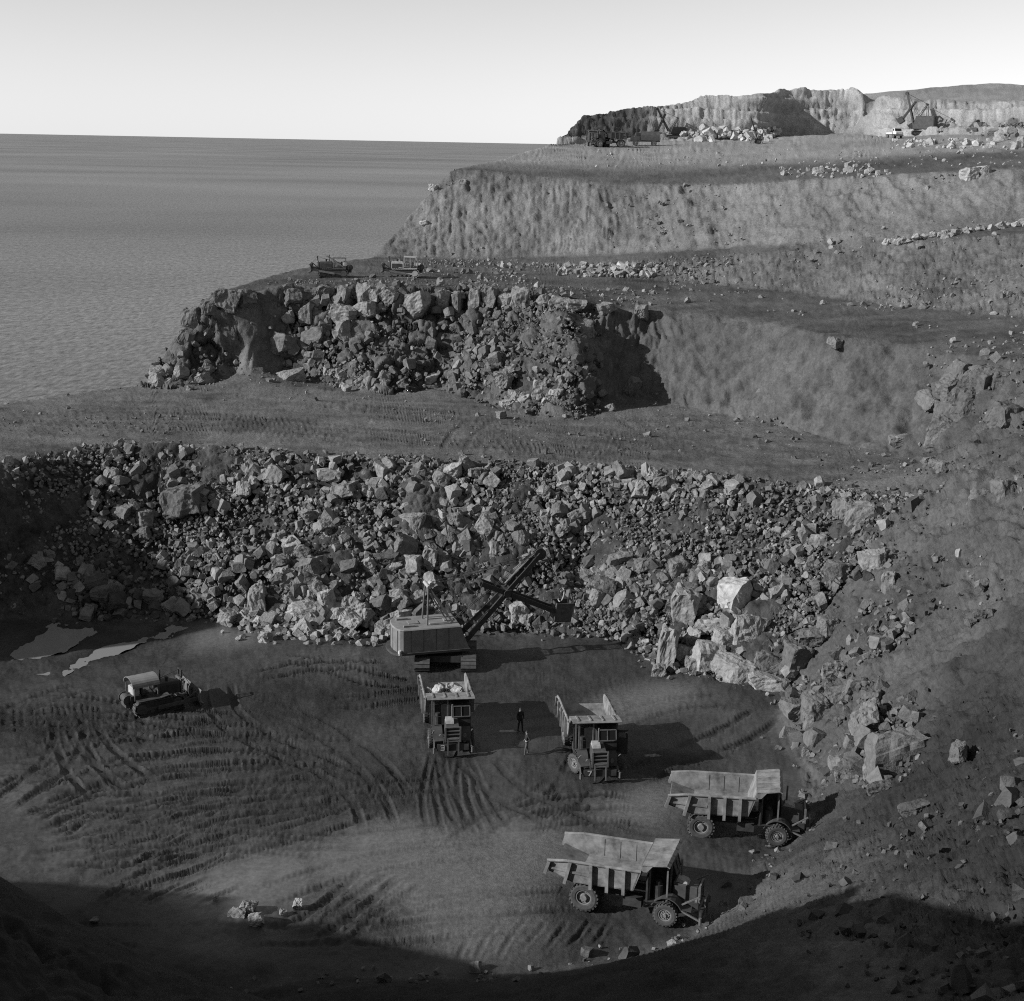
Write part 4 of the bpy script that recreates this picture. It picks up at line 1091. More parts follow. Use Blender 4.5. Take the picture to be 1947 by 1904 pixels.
# ------------------------------------------------------------------ tyres with lugs
def tyre_mb(R, w, nl=22):
    """axis along y, centre at the origin"""
    m = MB(); prof = [(R * .50, -w * .40), (R * .60, -w * .48), (R * .82, -w * .50), (R * .93, -w * .44), (R * .955, -w * .25), (R * .96, 0), (R * .955, w * .25), (R * .93, w * .44), (R * .82, w * .50), (R * .60, w * .48), (R * .50, w * .40)]
    n, k = 36, len(prof); v = []
    for i in range(n):
        a = 2 * math.pi * i / n
        for r, y in prof: v.append((math.cos(a) * r, y, math.sin(a) * r))
    m.add(v, [(i * k + j, ((i + 1) % n) * k + j, ((i + 1) % n) * k + j + 1, i * k + j + 1) for i in range(n) for j in range(k - 1)])
    for i in range(nl):
        for sgn in (-1, 1):
            a = 2 * math.pi * (i + (.5 if sgn > 0 else 0)) / nl
            rot = Matrix.Rotation(-a, 3, 'Y') @ Matrix.Rotation(sgn * .5, 3, 'X')
            c = Matrix.Rotation(-a, 3, 'Y') @ Vector((R * .965, sgn * w * .27, 0))
            m.box(c, (R * .085, w * .46, R * .13), rot=rot)
    return m
def wheel(name, parent, loc, R, w, mats, out=1, steer=0.0, dual=False, kind='rear'):
    """wheel > tyre, rim"""
    wo = tyre_mb(R, w).build(name, mats[0], parent)
    wo.location = loc; wo.rotation_euler = (0, 0, steer)
    h = MB()
    yo = out * w * (.18 if kind == 'rear' else .30)
    h.cyl((0, yo - out * .05, 0), (0, yo + out * .0, 0), R * .50, 20)
    h.ring((0, out * w * .36, 0), (0, 1, 0), R * .50, R * .045, 24, 6)
    if kind == 'rear':
        h.cyl((0, yo, 0), (0, yo + out * .20, 0), R * .27, 16, R * .22)
        for i in range(10):
            a = .628 * i; h.cyl((math.cos(a) * R * .37, yo, math.sin(a) * R * .37), (math.cos(a) * R * .37, yo + out * .05, math.sin(a) * R * .37), R * .03, 6)
    else:
        h.cyl((0, yo, 0), (0, yo + out * .13, 0), R * .17, 12, R * .13)
        for i in range(10):
            a = .628 * i; h.cyl((math.cos(a) * R * .31, yo, math.sin(a) * R * .31), (math.cos(a) * R * .31, yo + out * .06, math.sin(a) * R * .31), R * .055, 8)
    h.build('rim', mats[1], wo)
    return wo

# ------------------------------------------------------------------ dump truck. x forward, rear axle at x=0, front axle at x=4.45
WB = 4.45
DIGITS = {'7': [((-.16, .26), (.16, .26)), ((.16, .26), (-.04, -.26))],
          '3': [((-.15, .26), (.15, .26)), ((.15, .26), (.15, -.26)), ((-.10, 0), (.15, 0)), ((-.15, -.26), (.15, -.26))]}
def dump_truck(loc, rz, label, steer=0.0, number=None, door_open=False, load=False, mats=None, tilt=None):
    mb, mc, mp = mats or (M_body, M_canopy, M_dark)
    t = empty('dump_truck', loc, rz, label, 'dump truck', 'dump trucks', tilt)
    # chassis
    m = MB()
    for s in (-1, 1): m.box((2.55, s * .52, 1.02), (7.0, .20, .36))
    for x in (-.6, .9, 2.2, 3.4, 5.2): m.box((x, 0, 1.02), (.2, 1.0, .28))
    m.cyl((0, -1.0, .80), (0, 1.0, .80), .24, 12); m.cyl((0, 0, .55), (0, 0, 1.1), .42, 12)
    m.cyl((WB, -1.3, .66), (WB, 1.3, .66), .12, 10)
    m.box((2.55, .98, .92), (1.3, .55, .55)); m.box((2.6, -.98, .92), (1.0, .5, .5))
    m.cyl((1.2, .3, .95), (1.9, .3, 1.75), .11, 8); m.cyl((1.2, -.3, .95), (1.9, -.3, 1.75), .11, 8)
    m.build('chassis', M_dark, t)
    # wheels
    for s in (-1, 1):
        wheel('wheel', t, (0, s * 1.25, .81), .81, .58, (M_tyre, M_hub), s)
        wheel('wheel', t, (0, s * .62, .81), .80, .52, (M_tyre, M_hub), s)
        wheel('wheel', t, (WB, s * 1.32, .66), .66, .42, (M_tyre, M_hub), s, steer, kind='front')
    # dump body: open tub with kicked-up tail
    b = MB(); W = 1.62; T = .07
    floor = [(2.72, 1.80), (-.55, 1.66), (-1.95, 2.12)]
    b.sheet([(x, z) for x, z in reversed(floor)], -W, W, T)
    side = [(2.72, 1.80), (-.55, 1.66), (-1.95, 2.12), (-2.02, 2.72), (-.9, 2.88), (3.12, 2.98)]
    for s in (-1, 1): b.prism(side, s * W, s * (W - T))
    b.sheet([(2.72, 1.80), (3.18, 3.36)], -W, W, T)
    body = b.build('dump_body', mb, t)
    for s in (-1, 1):
        r_ = MB()
        r_.tube([(-2.02, s * (W + .03), 2.74), (-.9, s * (W + .03), 2.90), (3.12, s * (W + .03), 3.0)], .085, 8)
        r_.build('top_rail', mb, body)
        m2 = MB(); m2.beam((-1.95, s * (W + .05), 2.36), (.3, s * (W + .05), 2.26), .10, .12); m2.build('side_rail', mb, body)
        for x, z0, z1, dx in ((-1.9, 2.02, 2.74, -.22), (-.72, 1.60, 2.88, -.30), (.42, 1.52, 2.92, 0), (1.32, 1.52, 2.95, 0), (2.22, 1.55, 2.98, 0)):
            q = MB(); q.beam((x + dx, s * (W + .10), z0), (x, s * (W + .10), z1), .20, .17); q.build('rib', mb, body)
    for x in (.2, 1.1, 2.0):                       # pressed ridges inside the tub
        q = MB()
        for s in (-1, 1): q.box((x, s * (W - T - .01), 2.35), (.22, .03, 1.0))
        q.build('inner_ridge', mb, body)
    # cab guard over the cab
    cg = MB(); cg.sheet([(3.12, 3.30), (4.48, 3.52), (4.62, 3.44)], -W, W, .06)
    guard = cg.build('cab_guard', mc, body)
    for k in range(4):
        q = MB(); q.beam((3.2, -W + .42 + k * .8, 3.40), (4.5, -W + .42 + k * .8, 3.61), .10, .07); q.build('stiffener', mc, guard)
    q = MB()
    for s in (-1, 1): q.prism([(3.05, 2.98), (3.20, 3.38), (3.75, 3.44), (3.42, 3.02)], s * W, s * (W - .05))
    q.build('guard_cheek', mc, guard)
    # cab on the left, open platform on the right
    c = MB()
    c.prism([(3.35, 1.15), (3.35, 2.95), (4.42, 2.95), (4.62, 2.20), (4.62, 1.15)], .10, 1.32)
    c.box((3.40, -.65, 1.9), (.10, 1.4, 1.5))
    cab = c.build('cab', mp, t)
    w1 = MB(); w1.prism([(4.45, 2.86), (4.62, 2.27), (4.635, 2.27), (4.465, 2.86)], .20, .66); w1.build('windscreen', M_glass, cab)
    w1 = MB(); w1.prism([(4.45, 2.86), (4.62, 2.27), (4.635, 2.27), (4.465, 2.86)], .74, 1.22); w1.build('windscreen', M_glass, cab)
    fr = MB()
    for y in (.14, .70, 1.28): fr.beam((4.66, y, 2.22), (4.46, y, 2.92), .06, .05)
    fr.beam((4.66, .14, 2.23), (4.66, 1.28, 2.23), .06, .06); fr.beam((4.47, .14, 2.91), (4.47, 1.28, 2.91), .06, .06)
    fr.build('window_frame', M_steel, cab)
    dw = MB(); dw.box((0, .40, .95), (.05, .8, 1.7))
    if door_open:
        d = dw.build('door', mp, cab); d.location = (4.2, 1.32, 1.0); d.rotation_euler = (0, 0, -.15)
        g = MB(); g.box((.03, .42, 1.45), (.03, .50, .35)); g.build('door_window', M_steel, d)
    else:
        dm = MB(); dm.box((3.95, 1.345, 1.75), (.85, .05, 1.4)); d = dm.build('door', mp, cab)
        g = MB(); g.box((3.95, 1.375, 2.45), (.6, .03, .5)); g.build('door_window', M_glass, d)
    # driver's helmet behind the glass
    ps = MB()
    for x, y in ((4.45, -.22), (4.45, -1.15), (3.5, -1.2)): ps.beam((x, y, 1.2), (x, y, 3.42), .09, .09)
    ps.build('guard_post', M_steel, t)
    pl = MB(); pl.box((3.95, -.72, 1.22), (1.3, 1.25, .06)); pl.cyl((3.9, -.85, 1.25), (3.9, -.85, 2.05), .26, 14); pl.cyl((3.9, -.85, 2.05), (3.9, -.85, 2.25), .16, 12)
    pl.build('air_cleaner', M_dark, t)
    # hood, radiator, fenders, bumper
    h = MB(); h.prism([(4.62, 1.15), (4.62, 2.12), (5.95, 1.98), (5.95, 1.0)], -.46, .46)
    hood = h.build('hood', M_paint, t, bevel=.04)
    q = MB(); q.prism([(4.75, 2.13), (4.85, 2.36), (5.35, 2.20), (5.45, 2.06)], -.42, .12); q.build('intake_box', M_pale, hood)
    q = MB(); q.cyl((4.95, .05, 2.1), (4.95, .05, 3.25), .055, 10); q.build('exhaust_stack', M_steel, hood)
    g = MB()
    for y in (-.50, .50): g.box((6.06, y, 1.55), (.12, .10, 1.05))
    for z in (1.05, 1.30, 1.55, 1.80, 2.05): g.box((6.05, 0, z), (.09, .92, .07))
    g.build('radiator_guard', M_steel, t)
    q = MB(); q.box((5.98, 0, 1.5), (.06, .9, 1.0)); q.build('radiator', M_dark, t)
    for s in (-1, 1):
        fm = MB(); arc = [(WB + math.cos(a) * .84, .66 + math.sin(a) * .84) for a in np.linspace(2.75, .45, 9)]
        fm.sheet(arc, .62, 1.30, .05) if s > 0 else fm.sheet(arc, -1.30, -.62, .05)
        fm.beam((arc[-1][0], s * .96, arc[-1][1]), (5.75, s * .90, .95), .6, .05)
        fm.build('fender', M_paint, t)
        q = MB(); q.cyl((5.9, s * .80, 1.42), (6.02, s * .80, 1.42), .13, 14); q.build('headlight', M_steel, t)
        q = MB(); q.beam((5.2, s * 1.2, .95), (6.30, s * 1.28, .55), .09, .09); q.cyl((6.3, s * 1.28, .35), (6.3, s * 1.28, .75), .08, 8); q.build('bumper_brace', M_steel, t)
    bu = MB(); bu.box((6.25, 0, .72), (.14, 2.15, .46)); bumper = bu.build('bumper', M_dark, t)
    pg = MB()
    for y in (-.36, .36): pg.box((6.36, y, .78), (.09, .09, 1.15))
    pg.box((6.36, 0, 1.34), (.09, .80, .09)); pg.build('push_frame', M_steel, t)
    for s in (-1, 1):
        q = MB(); q.box((6.335, s * .72, .74), (.03, .62, .40)); pn = q.build('bumper_plate', M_paint, bumper)
        if number and s < 0:
            nm = MB()
            for (a, b_) in DIGITS[number]:
                nm.beam((6.36, -.72 + a[0] * .8, .74 + a[1] * .62), (6.36, -.72 + b_[0] * .8, .74 + b_[1] * .62), .012, .055)
            nm.build('number', M_white, bumper)
    q = MB()
    q.beam((5.3, -1.30, 1.35), (6.2, -1.28, 1.95), .07, .07); q.beam((5.3, 1.30, 1.35), (6.2, 1.28, 1.95), .07, .07)
    q.build('mirror_arm', M_steel, t)
    if load:
        R = random.Random(5)
        ct, st = math.cos(rz), math.sin(rz)
        for k in range(20):
            x, y = R.uniform(.6, 2.6), R.uniform(-1.2, 1.2); z = 2.35 + .55 * (1 - abs(y) / 1.6) + R.uniform(0, .5) * (x / 2.6); s = R.uniform(.24, .44)
            boulder((loc[0] + x * ct - y * st, loc[1] + x * st + y * ct, loc[2] + z), s, s, s * .85, R.uniform(.28, .42),
                    'pale stone loaded in the dump truck below the shovel', 'stones in the loaded truck', tilt=1.0)
    return t
def truck_at(rear_px, front_px, side, label, **kw):
    """ground marks of the near rear and near front wheels (picture) -> place and heading"""
    a, b = np.array(atz(*rear_px, 0)), np.array(atz(*front_px, 0))
    d = (b - a)[:2]; rz = math.atan2(d[1], d[0]); n = np.array([-math.sin(rz), math.cos(rz)])
    L = np.hypot(*d)
    mid = (a + b)[:2] / 2 - side * n * 1.28
    o = mid - np.array([math.cos(rz), math.sin(rz)]) * WB / 2
    print('truck', label[:30], 'wheelbase seen', round(float(L), 2), 'heading', round(math.degrees(rz), 1), o)
    return dump_truck((o[0], o[1], -.03), rz, label, **kw)
truck_at((1113, 1729), (1262, 1757), -1, 'empty side-view dump truck nearest the camera, front end in shade', steer=.0)
truck_at((1334, 1593), (1473, 1606), -1, 'empty side-view dump truck nosed up to the right-hand slope', steer=.12)
truck_at((812, 1372), (821, 1419), -1, 'front-view dump truck loaded with pale stone below the shovel', number='3', load=True)
truck_at((1077, 1416), (1095, 1466), -1, 'front-view dump truck number 7 with its cab door open', number='7', door_open=True, steer=.5)
# ------------------------------------------------------------------ crawler track: loop in x,z, width along y
def track_loop(L, H, n_arc=8):
    """closed stadium outline, length L over all, height H"""
    r = H / 2; a = L / 2 - r; pts = []
    for k in range(n_arc + 1):
        t = math.pi / 2 - math.pi * k / n_arc; pts.append((a + math.cos(t) * r, r + math.sin(t) * r))
    for k in range(n_arc + 1):
        t = -math.pi / 2 - math.pi * k / n_arc; pts.append((-a + math.cos(t) * r, r + math.sin(t) * r))
    return pts
def track(name, parent, y, L, H, W, mat, nshoe=34, x=0.0, grouser=.05):
    pts = track_loop(L, H)
    m = MB(); m.prism([(px * .94, .04 + pz * .92) for px, pz in pts], -W * .32, W * .32)
    o = m.build(name, M_dark, parent); o.location = (x, y, 0)
    # shoes
    P_ = [Vector((a, 0, b)) for a, b in pts]; P_.append(P_[0]); seg = [(q - p).length for p, q in zip(P_[:-1], P_[1:])]; tot = sum(seg)
    sh = MB()
    for k in range(nshoe):
        s = tot * k / nshoe; i = 0
        while s > seg[i]: s -= seg[i]; i += 1
        d = (P_[i + 1] - P_[i]).normalized(); c = P_[i] + d * s
        r = d.to_track_quat('X', 'Y').to_matrix()
        nrm = Vector((-d.z, 0, d.x))
        if nrm.dot(c - Vector((0, 0, H / 2))) < 0: nrm = -nrm
        rot = Matrix((d, Vector((0, 1, 0)), d.cross(Vector((0, 1, 0))))).transposed()
        sh.box(c, (tot / nshoe * .90, W, .05), rot=rot)
        sh.box(c + nrm * grouser * .8 - d * tot / nshoe * .36, (.035, W, grouser * 1.6), rot=rot)
    sh.build('track_shoes', mat, o)
    rl = MB()
    for k in range(5): rl.cyl((-L * .30 + k * L * .15, -W * .36, H * .24), (-L * .30 + k * L * .15, W * .36, H * .24), H * .15, 12)
    for e in (-1, 1): rl.cyl((e * (L / 2 - H / 2), -W * .37, H / 2), (e * (L / 2 - H / 2), W * .37, H / 2), H * .36, 16)
    rl.box((0, 0, H * .42), (L * .6, W * .76, H * .22))
    rl.build('rollers', mat, o)
    return o
# ------------------------------------------------------------------ bulldozer, x forward
def bulldozer(loc, rz, label, canopy='curved', blade_z=.0, paint=None, tmat=None):
    mp = paint or M_paint
    t = empty('bulldozer', loc, rz, label, 'bulldozer', 'bulldozers')
    for s in (-1, 1): track('crawler_track', t, s * .98, 3.7, 1.0, .52, tmat or M_trackm, 36)
    c = MB(); c.box((-.2, 0, .75), (3.2, 1.3, .7)); c.box((-1.55, 0, 1.05), (.8, 1.3, .7)); c.build('main_frame', M_dark, t)
    h = MB(); h.prism([(.15, 1.0), (.15, 1.80), (.30, 1.92), (1.75, 1.86), (1.85, 1.75), (1.85, .9)], -.46, .46); hood = h.build('hood', mp, t, bevel=.05)
    q = MB(); q.cyl((.55, .12, 1.88), (.55, .12, 2.75), .06, 10); q.build('exhaust_stack', M_dark, hood)
    q = MB(); q.cyl((.95, -.15, 1.88), (.95, -.15, 2.12), .10, 10); q.cyl((.95, -.15, 2.12), (.95, -.15, 2.2), .15, 10); q.build('air_intake', M_dark, hood)
    for s in (-1, 1):
        q = MB(); q.box((1.0, s * .475, 1.35), (1.3, .02, .6)); q.build('engine_side', M_dark, hood)
    g = MB(); g.box((1.95, 0, 1.38), (.12, 1.0, 1.1))
    for k in range(5): g.box((2.02, 0, 1.0 + .19 * k), (.05, .95, .06))
    g.build('radiator_guard', M_steel, t)
    q = MB()
    for s in (-1, 1): q.cyl((2.0, s * .40, 1.86), (2.12, s * .40, 1.86), .10, 12)
    q.build('headlights', M_pale, t)
    for s in (-1, 1):
        f = MB(); f.box((-.75, s * .98, 1.10), (1.7, .58, .05)); f.beam((.1, s * .98, 1.11), (.75, s * .98, 1.22), .58, .05); f.build('fender', mp, t)
    st = MB(); st.box((-.75, 0, 1.32), (.55, .8, .16)); st.box((-1.0, 0, 1.62), (.14, .8, .5)); st.build('seat', M_dark, t)
    ft = MB(); ft.box((-1.45, 0, 1.62), (.50, 1.0, .62)); ft.build('fuel_tank', M_pale, t, bevel=.06)
    lv = MB()
    for y in (-.3, -.1, .12, .3): lv.beam((-.1, y, 1.25), (-.28, y, 1.85), .035, .035)
    lv.build('levers', M_steel, t)
    wi = MB(); wi.cyl((-2.05, -.45, 1.1), (-2.05, .45, 1.1), .30, 14); wi.box((-2.0, 0, .75), (.5, 1.0, .4)); wi.cyl((-2.05, -.5, 1.1), (-2.05, -.45, 1.1), .38, 14); wi.cyl((-2.05, .45, 1.1), (-2.05, .5, 1.1), .38, 14)
    wi.build('winch', M_trackm, t)
    if canopy == 'curved':
        k = MB(); arc = [(math.cos(a) * .92, 2.05 + math.sin(a) * .55) for a in np.linspace(math.pi, 0, 13)]
        Mx = Matrix(((0, 1, 0, 0), (1, 0, 0, 0), (0, 0, 1, 0), (0, 0, 0, 1)))
        k.sheet(arc, -1.85, .15, .04, Mx); cp = k.build('canopy', M_roof, t, smooth=False)
        p = MB()
        for x in (-1.7, 0.0):
            for s in (-1, 1): p.beam((x, s * .86, 1.1), (x, s * .90, 2.1), .05, .05)
        p.build('canopy_post', M_steel, cp)
    elif canopy == 'hood':
        k = MB(); k.sheet([(-1.55, 1.25), (-1.62, 1.9), (-1.45, 2.45), (.15, 2.5)], -.95, .95, .05); cp = k.build('canopy', M_pale, t)
        p = MB()
        for s in (-1, 1): p.beam((.1, s * .88, 1.2), (.1, s * .90, 2.5), .06, .06); p.beam((-.7, s * .88, 1.15), (-.7, s * .9, 2.46), .06, .06)
        p.build('canopy_post', M_pale, cp)
    else:
        k = MB(); k.box((-.75, 0, 2.35), (1.7, 1.5, .05)); cp = k.build('canopy', M_paint, t)
        p = MB()
        for x in (-1.5, 0.0):
            for s in (-1, 1): p.beam((x, s * .7, 1.1), (x, s * .7, 2.35), .06, .06)
        p.beam((-1.4, -.7, 1.2), (.9, -.5, 2.6), .08, .08); p.beam((-1.4, .7, 1.2), (.9, .5, 2.6), .08, .08)
        p.build('canopy_post', M_steel, cp)
    # push arms and blade
    for s in (-1, 1):
        a = MB(); a.beam((-.2, s * 1.38, .48), (2.75, s * 1.38, .42 + blade_z), .17, .24); a.beam((1.6, s * 1.38, .55), (2.85, s * 1.38, 1.05 + blade_z), .09, .10); a.build('push_arm', M_steel if canopy != 'curved' else M_trackm, t)
    b = MB(); prof = [(2.80 + .22 * (abs(z - .5) * 1.6) ** 2 + .0, z + blade_z) for z in np.linspace(.02, 1.1, 7)]
    b.sheet(prof, -1.72, 1.72, .07); bl = b.build('blade', M_steel, t)
    q = MB(); q.box((3.04, 0, .05 + blade_z), (.12, 3.44, .16)); q.build('cutting_edge', M_steel, bl)
    q = MB()
    for y in (-1.1, -.4, .4, 1.1): q.box((2.74, y, .55 + blade_z), (.10, .10, .9))
    q.build('blade_rib', M_trackm, bl)
    q = MB(); q.beam((2.0, -.3, 1.95), (2.05, -.3, 2.5), .08, .08); q.beam((2.0, .3, 1.95), (2.05, .3, 2.5), .08, .08); q.beam((2.05, -.35, 2.5), (2.05, .35, 2.5), .1, .1)
    q.tube([(2.05, 0, 2.5), (2.75, 0, 1.1 + blade_z)], .02, 5); q.tube([(2.05, .1, 2.5), (-1.9, .1, 1.4)], .02, 5)
    q.build('cable_lift', M_dark, t)
    return t
def px_heading(a, b, z):
    p, q = np.array(atz(*a, z)), np.array(atz(*b, z)); d = q - p
    return p, math.atan2(d[1], d[0]), float(np.hypot(d[0], d[1]))
p, rz, L = px_heading((262, 1361), (355, 1341), 0)
c, s_ = math.cos(rz), math.sin(rz)
print('dozer', L, math.degrees(rz))
bulldozer((p[0] + c * 1.6 - s_ * .98, p[1] + s_ * 1.6 + c * .98, -.04), rz, 'bulldozer with curved canopy in the left of the muddy pit', 'curved', .12)
def ground_at(px, py):
    p = hit(px, py); return p
p = ground_at(630, 529); bulldozer((p[0] + .2, p[1] + 1.0, p[2] + .12), math.radians(183), 'dark bulldozer nearest the sea on the middle bench', 'flat', .55)
p = ground_at(766, 529); bulldozer((p[0] + .2, p[1] + 1.0, p[2] + .12), math.radians(181), 'pale bulldozer with light canopy, right of the other on the middle bench', 'hood', .5, M_pale, M_pale)

# ------------------------------------------------------------------ power shovel, house swings on the crawler; house frame: x forward
def power_shovel(loc, rz_track, rz_house, label, boom_deg=45, boom_len=9.0, stick_deg=-24, stick_out=4.4, stick_back=2.3, house_mat=None, roof_mat=None, scale=1.0, detail=True, cab_h=2.05, bail=True, frame_mat=None):
    mh, mr, md = house_mat or M_house, roof_mat or M_roof, frame_mat or M_dark
    t = empty('power_shovel', loc, 0, label, 'mining shovel', 'mining shovels'); t.scale = (scale,) * 3
    def turn(o, a): o.rotation_euler = (0, 0, a); return o
    ub = MB(); ub.box((0, 0, .85), (3.4, 2.6, .5)); ub.cyl((0, 0, 1.05), (0, 0, 1.45), 1.25, 24)
    und = turn(ub.build('undercarriage', M_dark, t), rz_track)
    for s in (-1, 1): track('crawler_track', und, s * 1.80, 5.0, 1.05, 1.18, M_trackm, 40, grouser=.03)
    # deck with rounded tail
    dk = MB(); arc = [(-3.95 - .85 * math.cos(a), 1.75 * math.sin(a)) for a in np.linspace(-math.pi / 2, math.pi / 2, 11)]
    out = [(1.5, -1.75)] + [(1.5, 1.75)] + arc[::-1]
    n = len(out); dk.add([(x, y, 1.45) for x, y in out] + [(x, y, 1.62) for x, y in out], [(i, (i + 1) % n, n + (i + 1) % n, n + i) for i in range(n)] + [tuple(range(n))[::-1], tuple(range(n, 2 * n))])
    deck = turn(dk.build('deck', M_dark if not detail else M_paint, t), rz_house)
    # house, rounded at the back, front wall raked
    H0, H1 = 1.622, 1.62 + cab_h
    lo = [(1.45, -1.6), (1.45, 1.6), (-3.80, 1.6)] + [(-3.80 - .62 * math.cos(a), 1.6 * math.sin(a)) for a in np.linspace(math.pi / 2, -math.pi / 2, 9)][1:-1] + [(-3.80, -1.6)]
    hi = [(.75, -1.6), (.75, 1.6)] + lo[2:]
    n = len(lo); hm = MB(); hm.add([(x, y, H0) for x, y in lo] + [(x, y, H1) for x, y in hi], [(i, (i + 1) % n, n + (i + 1) % n, n + i) for i in range(n)] + [tuple(range(n))[::-1], tuple(range(n, 2 * n))])
    house = turn(hm.build('house', mh, t), rz_house)
    rf = MB(); rf.add([(x * 1.01, y * 1.015, H1 + .002) for x, y in hi] + [(x * .99, y * .97, H1 + .08) for x, y in hi], [(i, (i + 1) % n, n + (i + 1) % n, n + i) for i in range(n)] + [tuple(range(n, 2 * n))])
    roof = rf.build('roof', mr, house)
    for (x, y, w, d, h_) in ((-3.2, -.9, .9, .30, .14), (-3.4, .9, .9, .3, .14), (-2.7, 0, .8, .8, .06), (-.7, .7, 1.6, .5, .07), (-.7, -.7, 1.6, .5, .07), (.1, 0, .7, .6, .1)):
        q = MB(); q.box((x, y, H1 + .08 + h_ / 2), (w, d, h_)); q.build('roof_hatch', mr, roof)
    for k, x in enumerate((-3.2, -2.2, -1.2, -.2)):
        q = MB(); q.box((x, -1.612, (H0 + H1) / 2), (.03, .02, cab_h * .96)); q.build('panel_seam', M_dark if detail else mh, house)
    for a in (-.9, -.3, .3, .9):
        q = MB(); q.box((-3.81 - .62 * math.cos(a), 1.6 * math.sin(a), (H0 + H1) / 2), (.03, .03, cab_h * .95)); q.build('panel_seam', M_dark, house)
    if not detail:
        q = MB(); q.box((-.2, -1.61, H0 + cab_h * .55), (.75, .04, cab_h * .7)); q.build('doorway', M_dark, house)
        q = MB(); q.box((.5, -1.61, H0 + cab_h * .6), (.5, .04, cab_h * .4)); q.build('window', M_glass, house)
    q = MB(); q.cyl((-4.1, -1.6, 1.5), (-4.1, -1.6, 1.85), .13, 10); q.build('corner_lamp', M_white if detail else M_steel, house)
    q = MB(); q.cyl((1.2, -1.35, 2.7), (1.4, -1.35, 2.7), .15, 12); q.build('work_lamp', M_white if detail else M_steel, house)
    # A frame
    TZ = H1 + 3.1; ap = (-1.6, TZ)
    af = MB()
    for s in (-1, 1):
        af.cyl((-1.75, s * .85, H1 + .05), (ap[0], s * .55, ap[1]), .075, 8)
    af.build('mast_post', M_steel if detail else md, house)
    br = MB()
    for s in (-1, 1):
        br.beam((ap[0], s * .55, ap[1]), (.35, s * .85, H1 + .08), .12, .14); br.beam((ap[0] + .2, s * .45, ap[1] - .6), (0, s * .6, H1 + .1), .07, .07)
    br.build('mast_brace', M_steel if detail else md, house)
    sv = MB(); sv.cyl((ap[0], -.75, ap[1]), (ap[0], .75, ap[1]), .14, 12); sv.cyl((ap[0] + .35, -.3, ap[1] + .05), (ap[0] + .35, .3, ap[1] + .05), .22, 14); sv.build('mast_head', M_pale if detail else md, house)
    # boom
    B0 = Vector((1.35, 0, 1.95)); a = math.radians(boom_deg); ud = Vector((math.cos(a), 0, math.sin(a))); un = Vector((-math.sin(a), 0, math.cos(a)))
    tip = B0 + ud * boom_len
    bo = MB()
    for s in (-1, 1):
        bo.beam(B0 + Vector((0, s * .85, 0)) + un * .0, B0 + ud * boom_len * .58 + Vector((0, s * .42, 0)), .16, .42)
        bo.beam(B0 + ud * boom_len * .58 + Vector((0, s * .42, 0)), tip + Vector((0, s * .26, 0)), .14, .36)
    for k in range(9):
        f = .06 + k * .108; y = .85 + (.42 - .85) * min(1, f / .58) if f < .58 else .34
        bo.beam(B0 + ud * boom_len * f + Vector((0, -y, 0)), B0 + ud * boom_len * f + Vector((0, y, 0)), .10, .16)
    boom = turn(bo.build('boom', md, t), rz_house)
    q = MB()
    for y in (-.13, .13): q.cyl(tip + Vector((0, y - .07, 0)), tip + Vector((0, y + .07, 0)), .48, 18)
    q.build('boom_sheave', md, boom)
    wk = MB(); wk.beam(B0 + ud * boom_len * .6 + un * .30 + Vector((0, .45, 0)), tip + un * .26 + Vector((0, .30, 0)), .30, .04); wk.build('boom_walkway', M_steel, boom)
    cb = MB()
    for y in (-.3, .3): cb.tube([(ap[0], y, ap[1]), tip + Vector((0, y, 0))], .028, 5)
    for y in (-.12, .12): cb.tube([(.3, y, H1 - .1), tip + Vector((0, y, .4))], .025, 5)
    cb.build('boom_cables', M_dark, boom)
    # dipper stick through the saddle, dipper at its end
    S0 = B0 + ud * boom_len * .55; sa = math.radians(stick_deg); sd = Vector((math.cos(sa), 0, math.sin(sa))); sn = Vector((-math.sin(sa), 0, math.cos(sa)))
    sk = MB(); E0 = S0 - sd * stick_back; E1 = S0 + sd * stick_out
    for s in (-1, 1): sk.beam(E0 + Vector((0, s * .55, 0)), E1 + Vector((0, s * .55, 0)), .20, .38)
    sk.beam(E0 + Vector((0, -.6, 0)), E0 + Vector((0, .6, 0)), .3, .3); sk.beam(E1 + Vector((0, -.6, 0)), E1 + Vector((0, .6, 0)), .25, .3)
    stick = turn(sk.build('dipper_stick', md, t), rz_house)
    q = MB(); q.cyl(S0 + Vector((0, -.75, 0)), S0 + Vector((0, .75, 0)), .30, 14); q.box(S0, (.7, 1.3, .55)); q.build('saddle_block', md, stick)
    C = E1 + sd * .15
    Md = Matrix.Translation(C) @ Matrix.Rotation(-sa - .35, 4, 'Y')
    dp = MB(); W = .72
    for s in (-1, 1): dp.prism([(-.1, -.8), (1.15, -.8), (1.30, .75), (.0, .7)], s * W, s * (W - .09), Md)
    dp.sheet([(-.1, -.8), (.0, .7)], -W, W, .09, Md); dp.sheet([(1.30, .75), (1.15, -.8)], -W, W, .09, Md); dp.prism([(-.1, -.8), (1.15, -.8), (1.15, -.72), (-.1, -.72)], -W, W, Md)
    dip = turn(dp.build('dipper', M_trackm if detail else md, t), rz_house)
    q = MB()
    for y in (-.55, -.18, .18, .55): q.box((1.36, y, .98), (.10, .16, .50), Md)
    q.build('tooth', M_steel, dip)
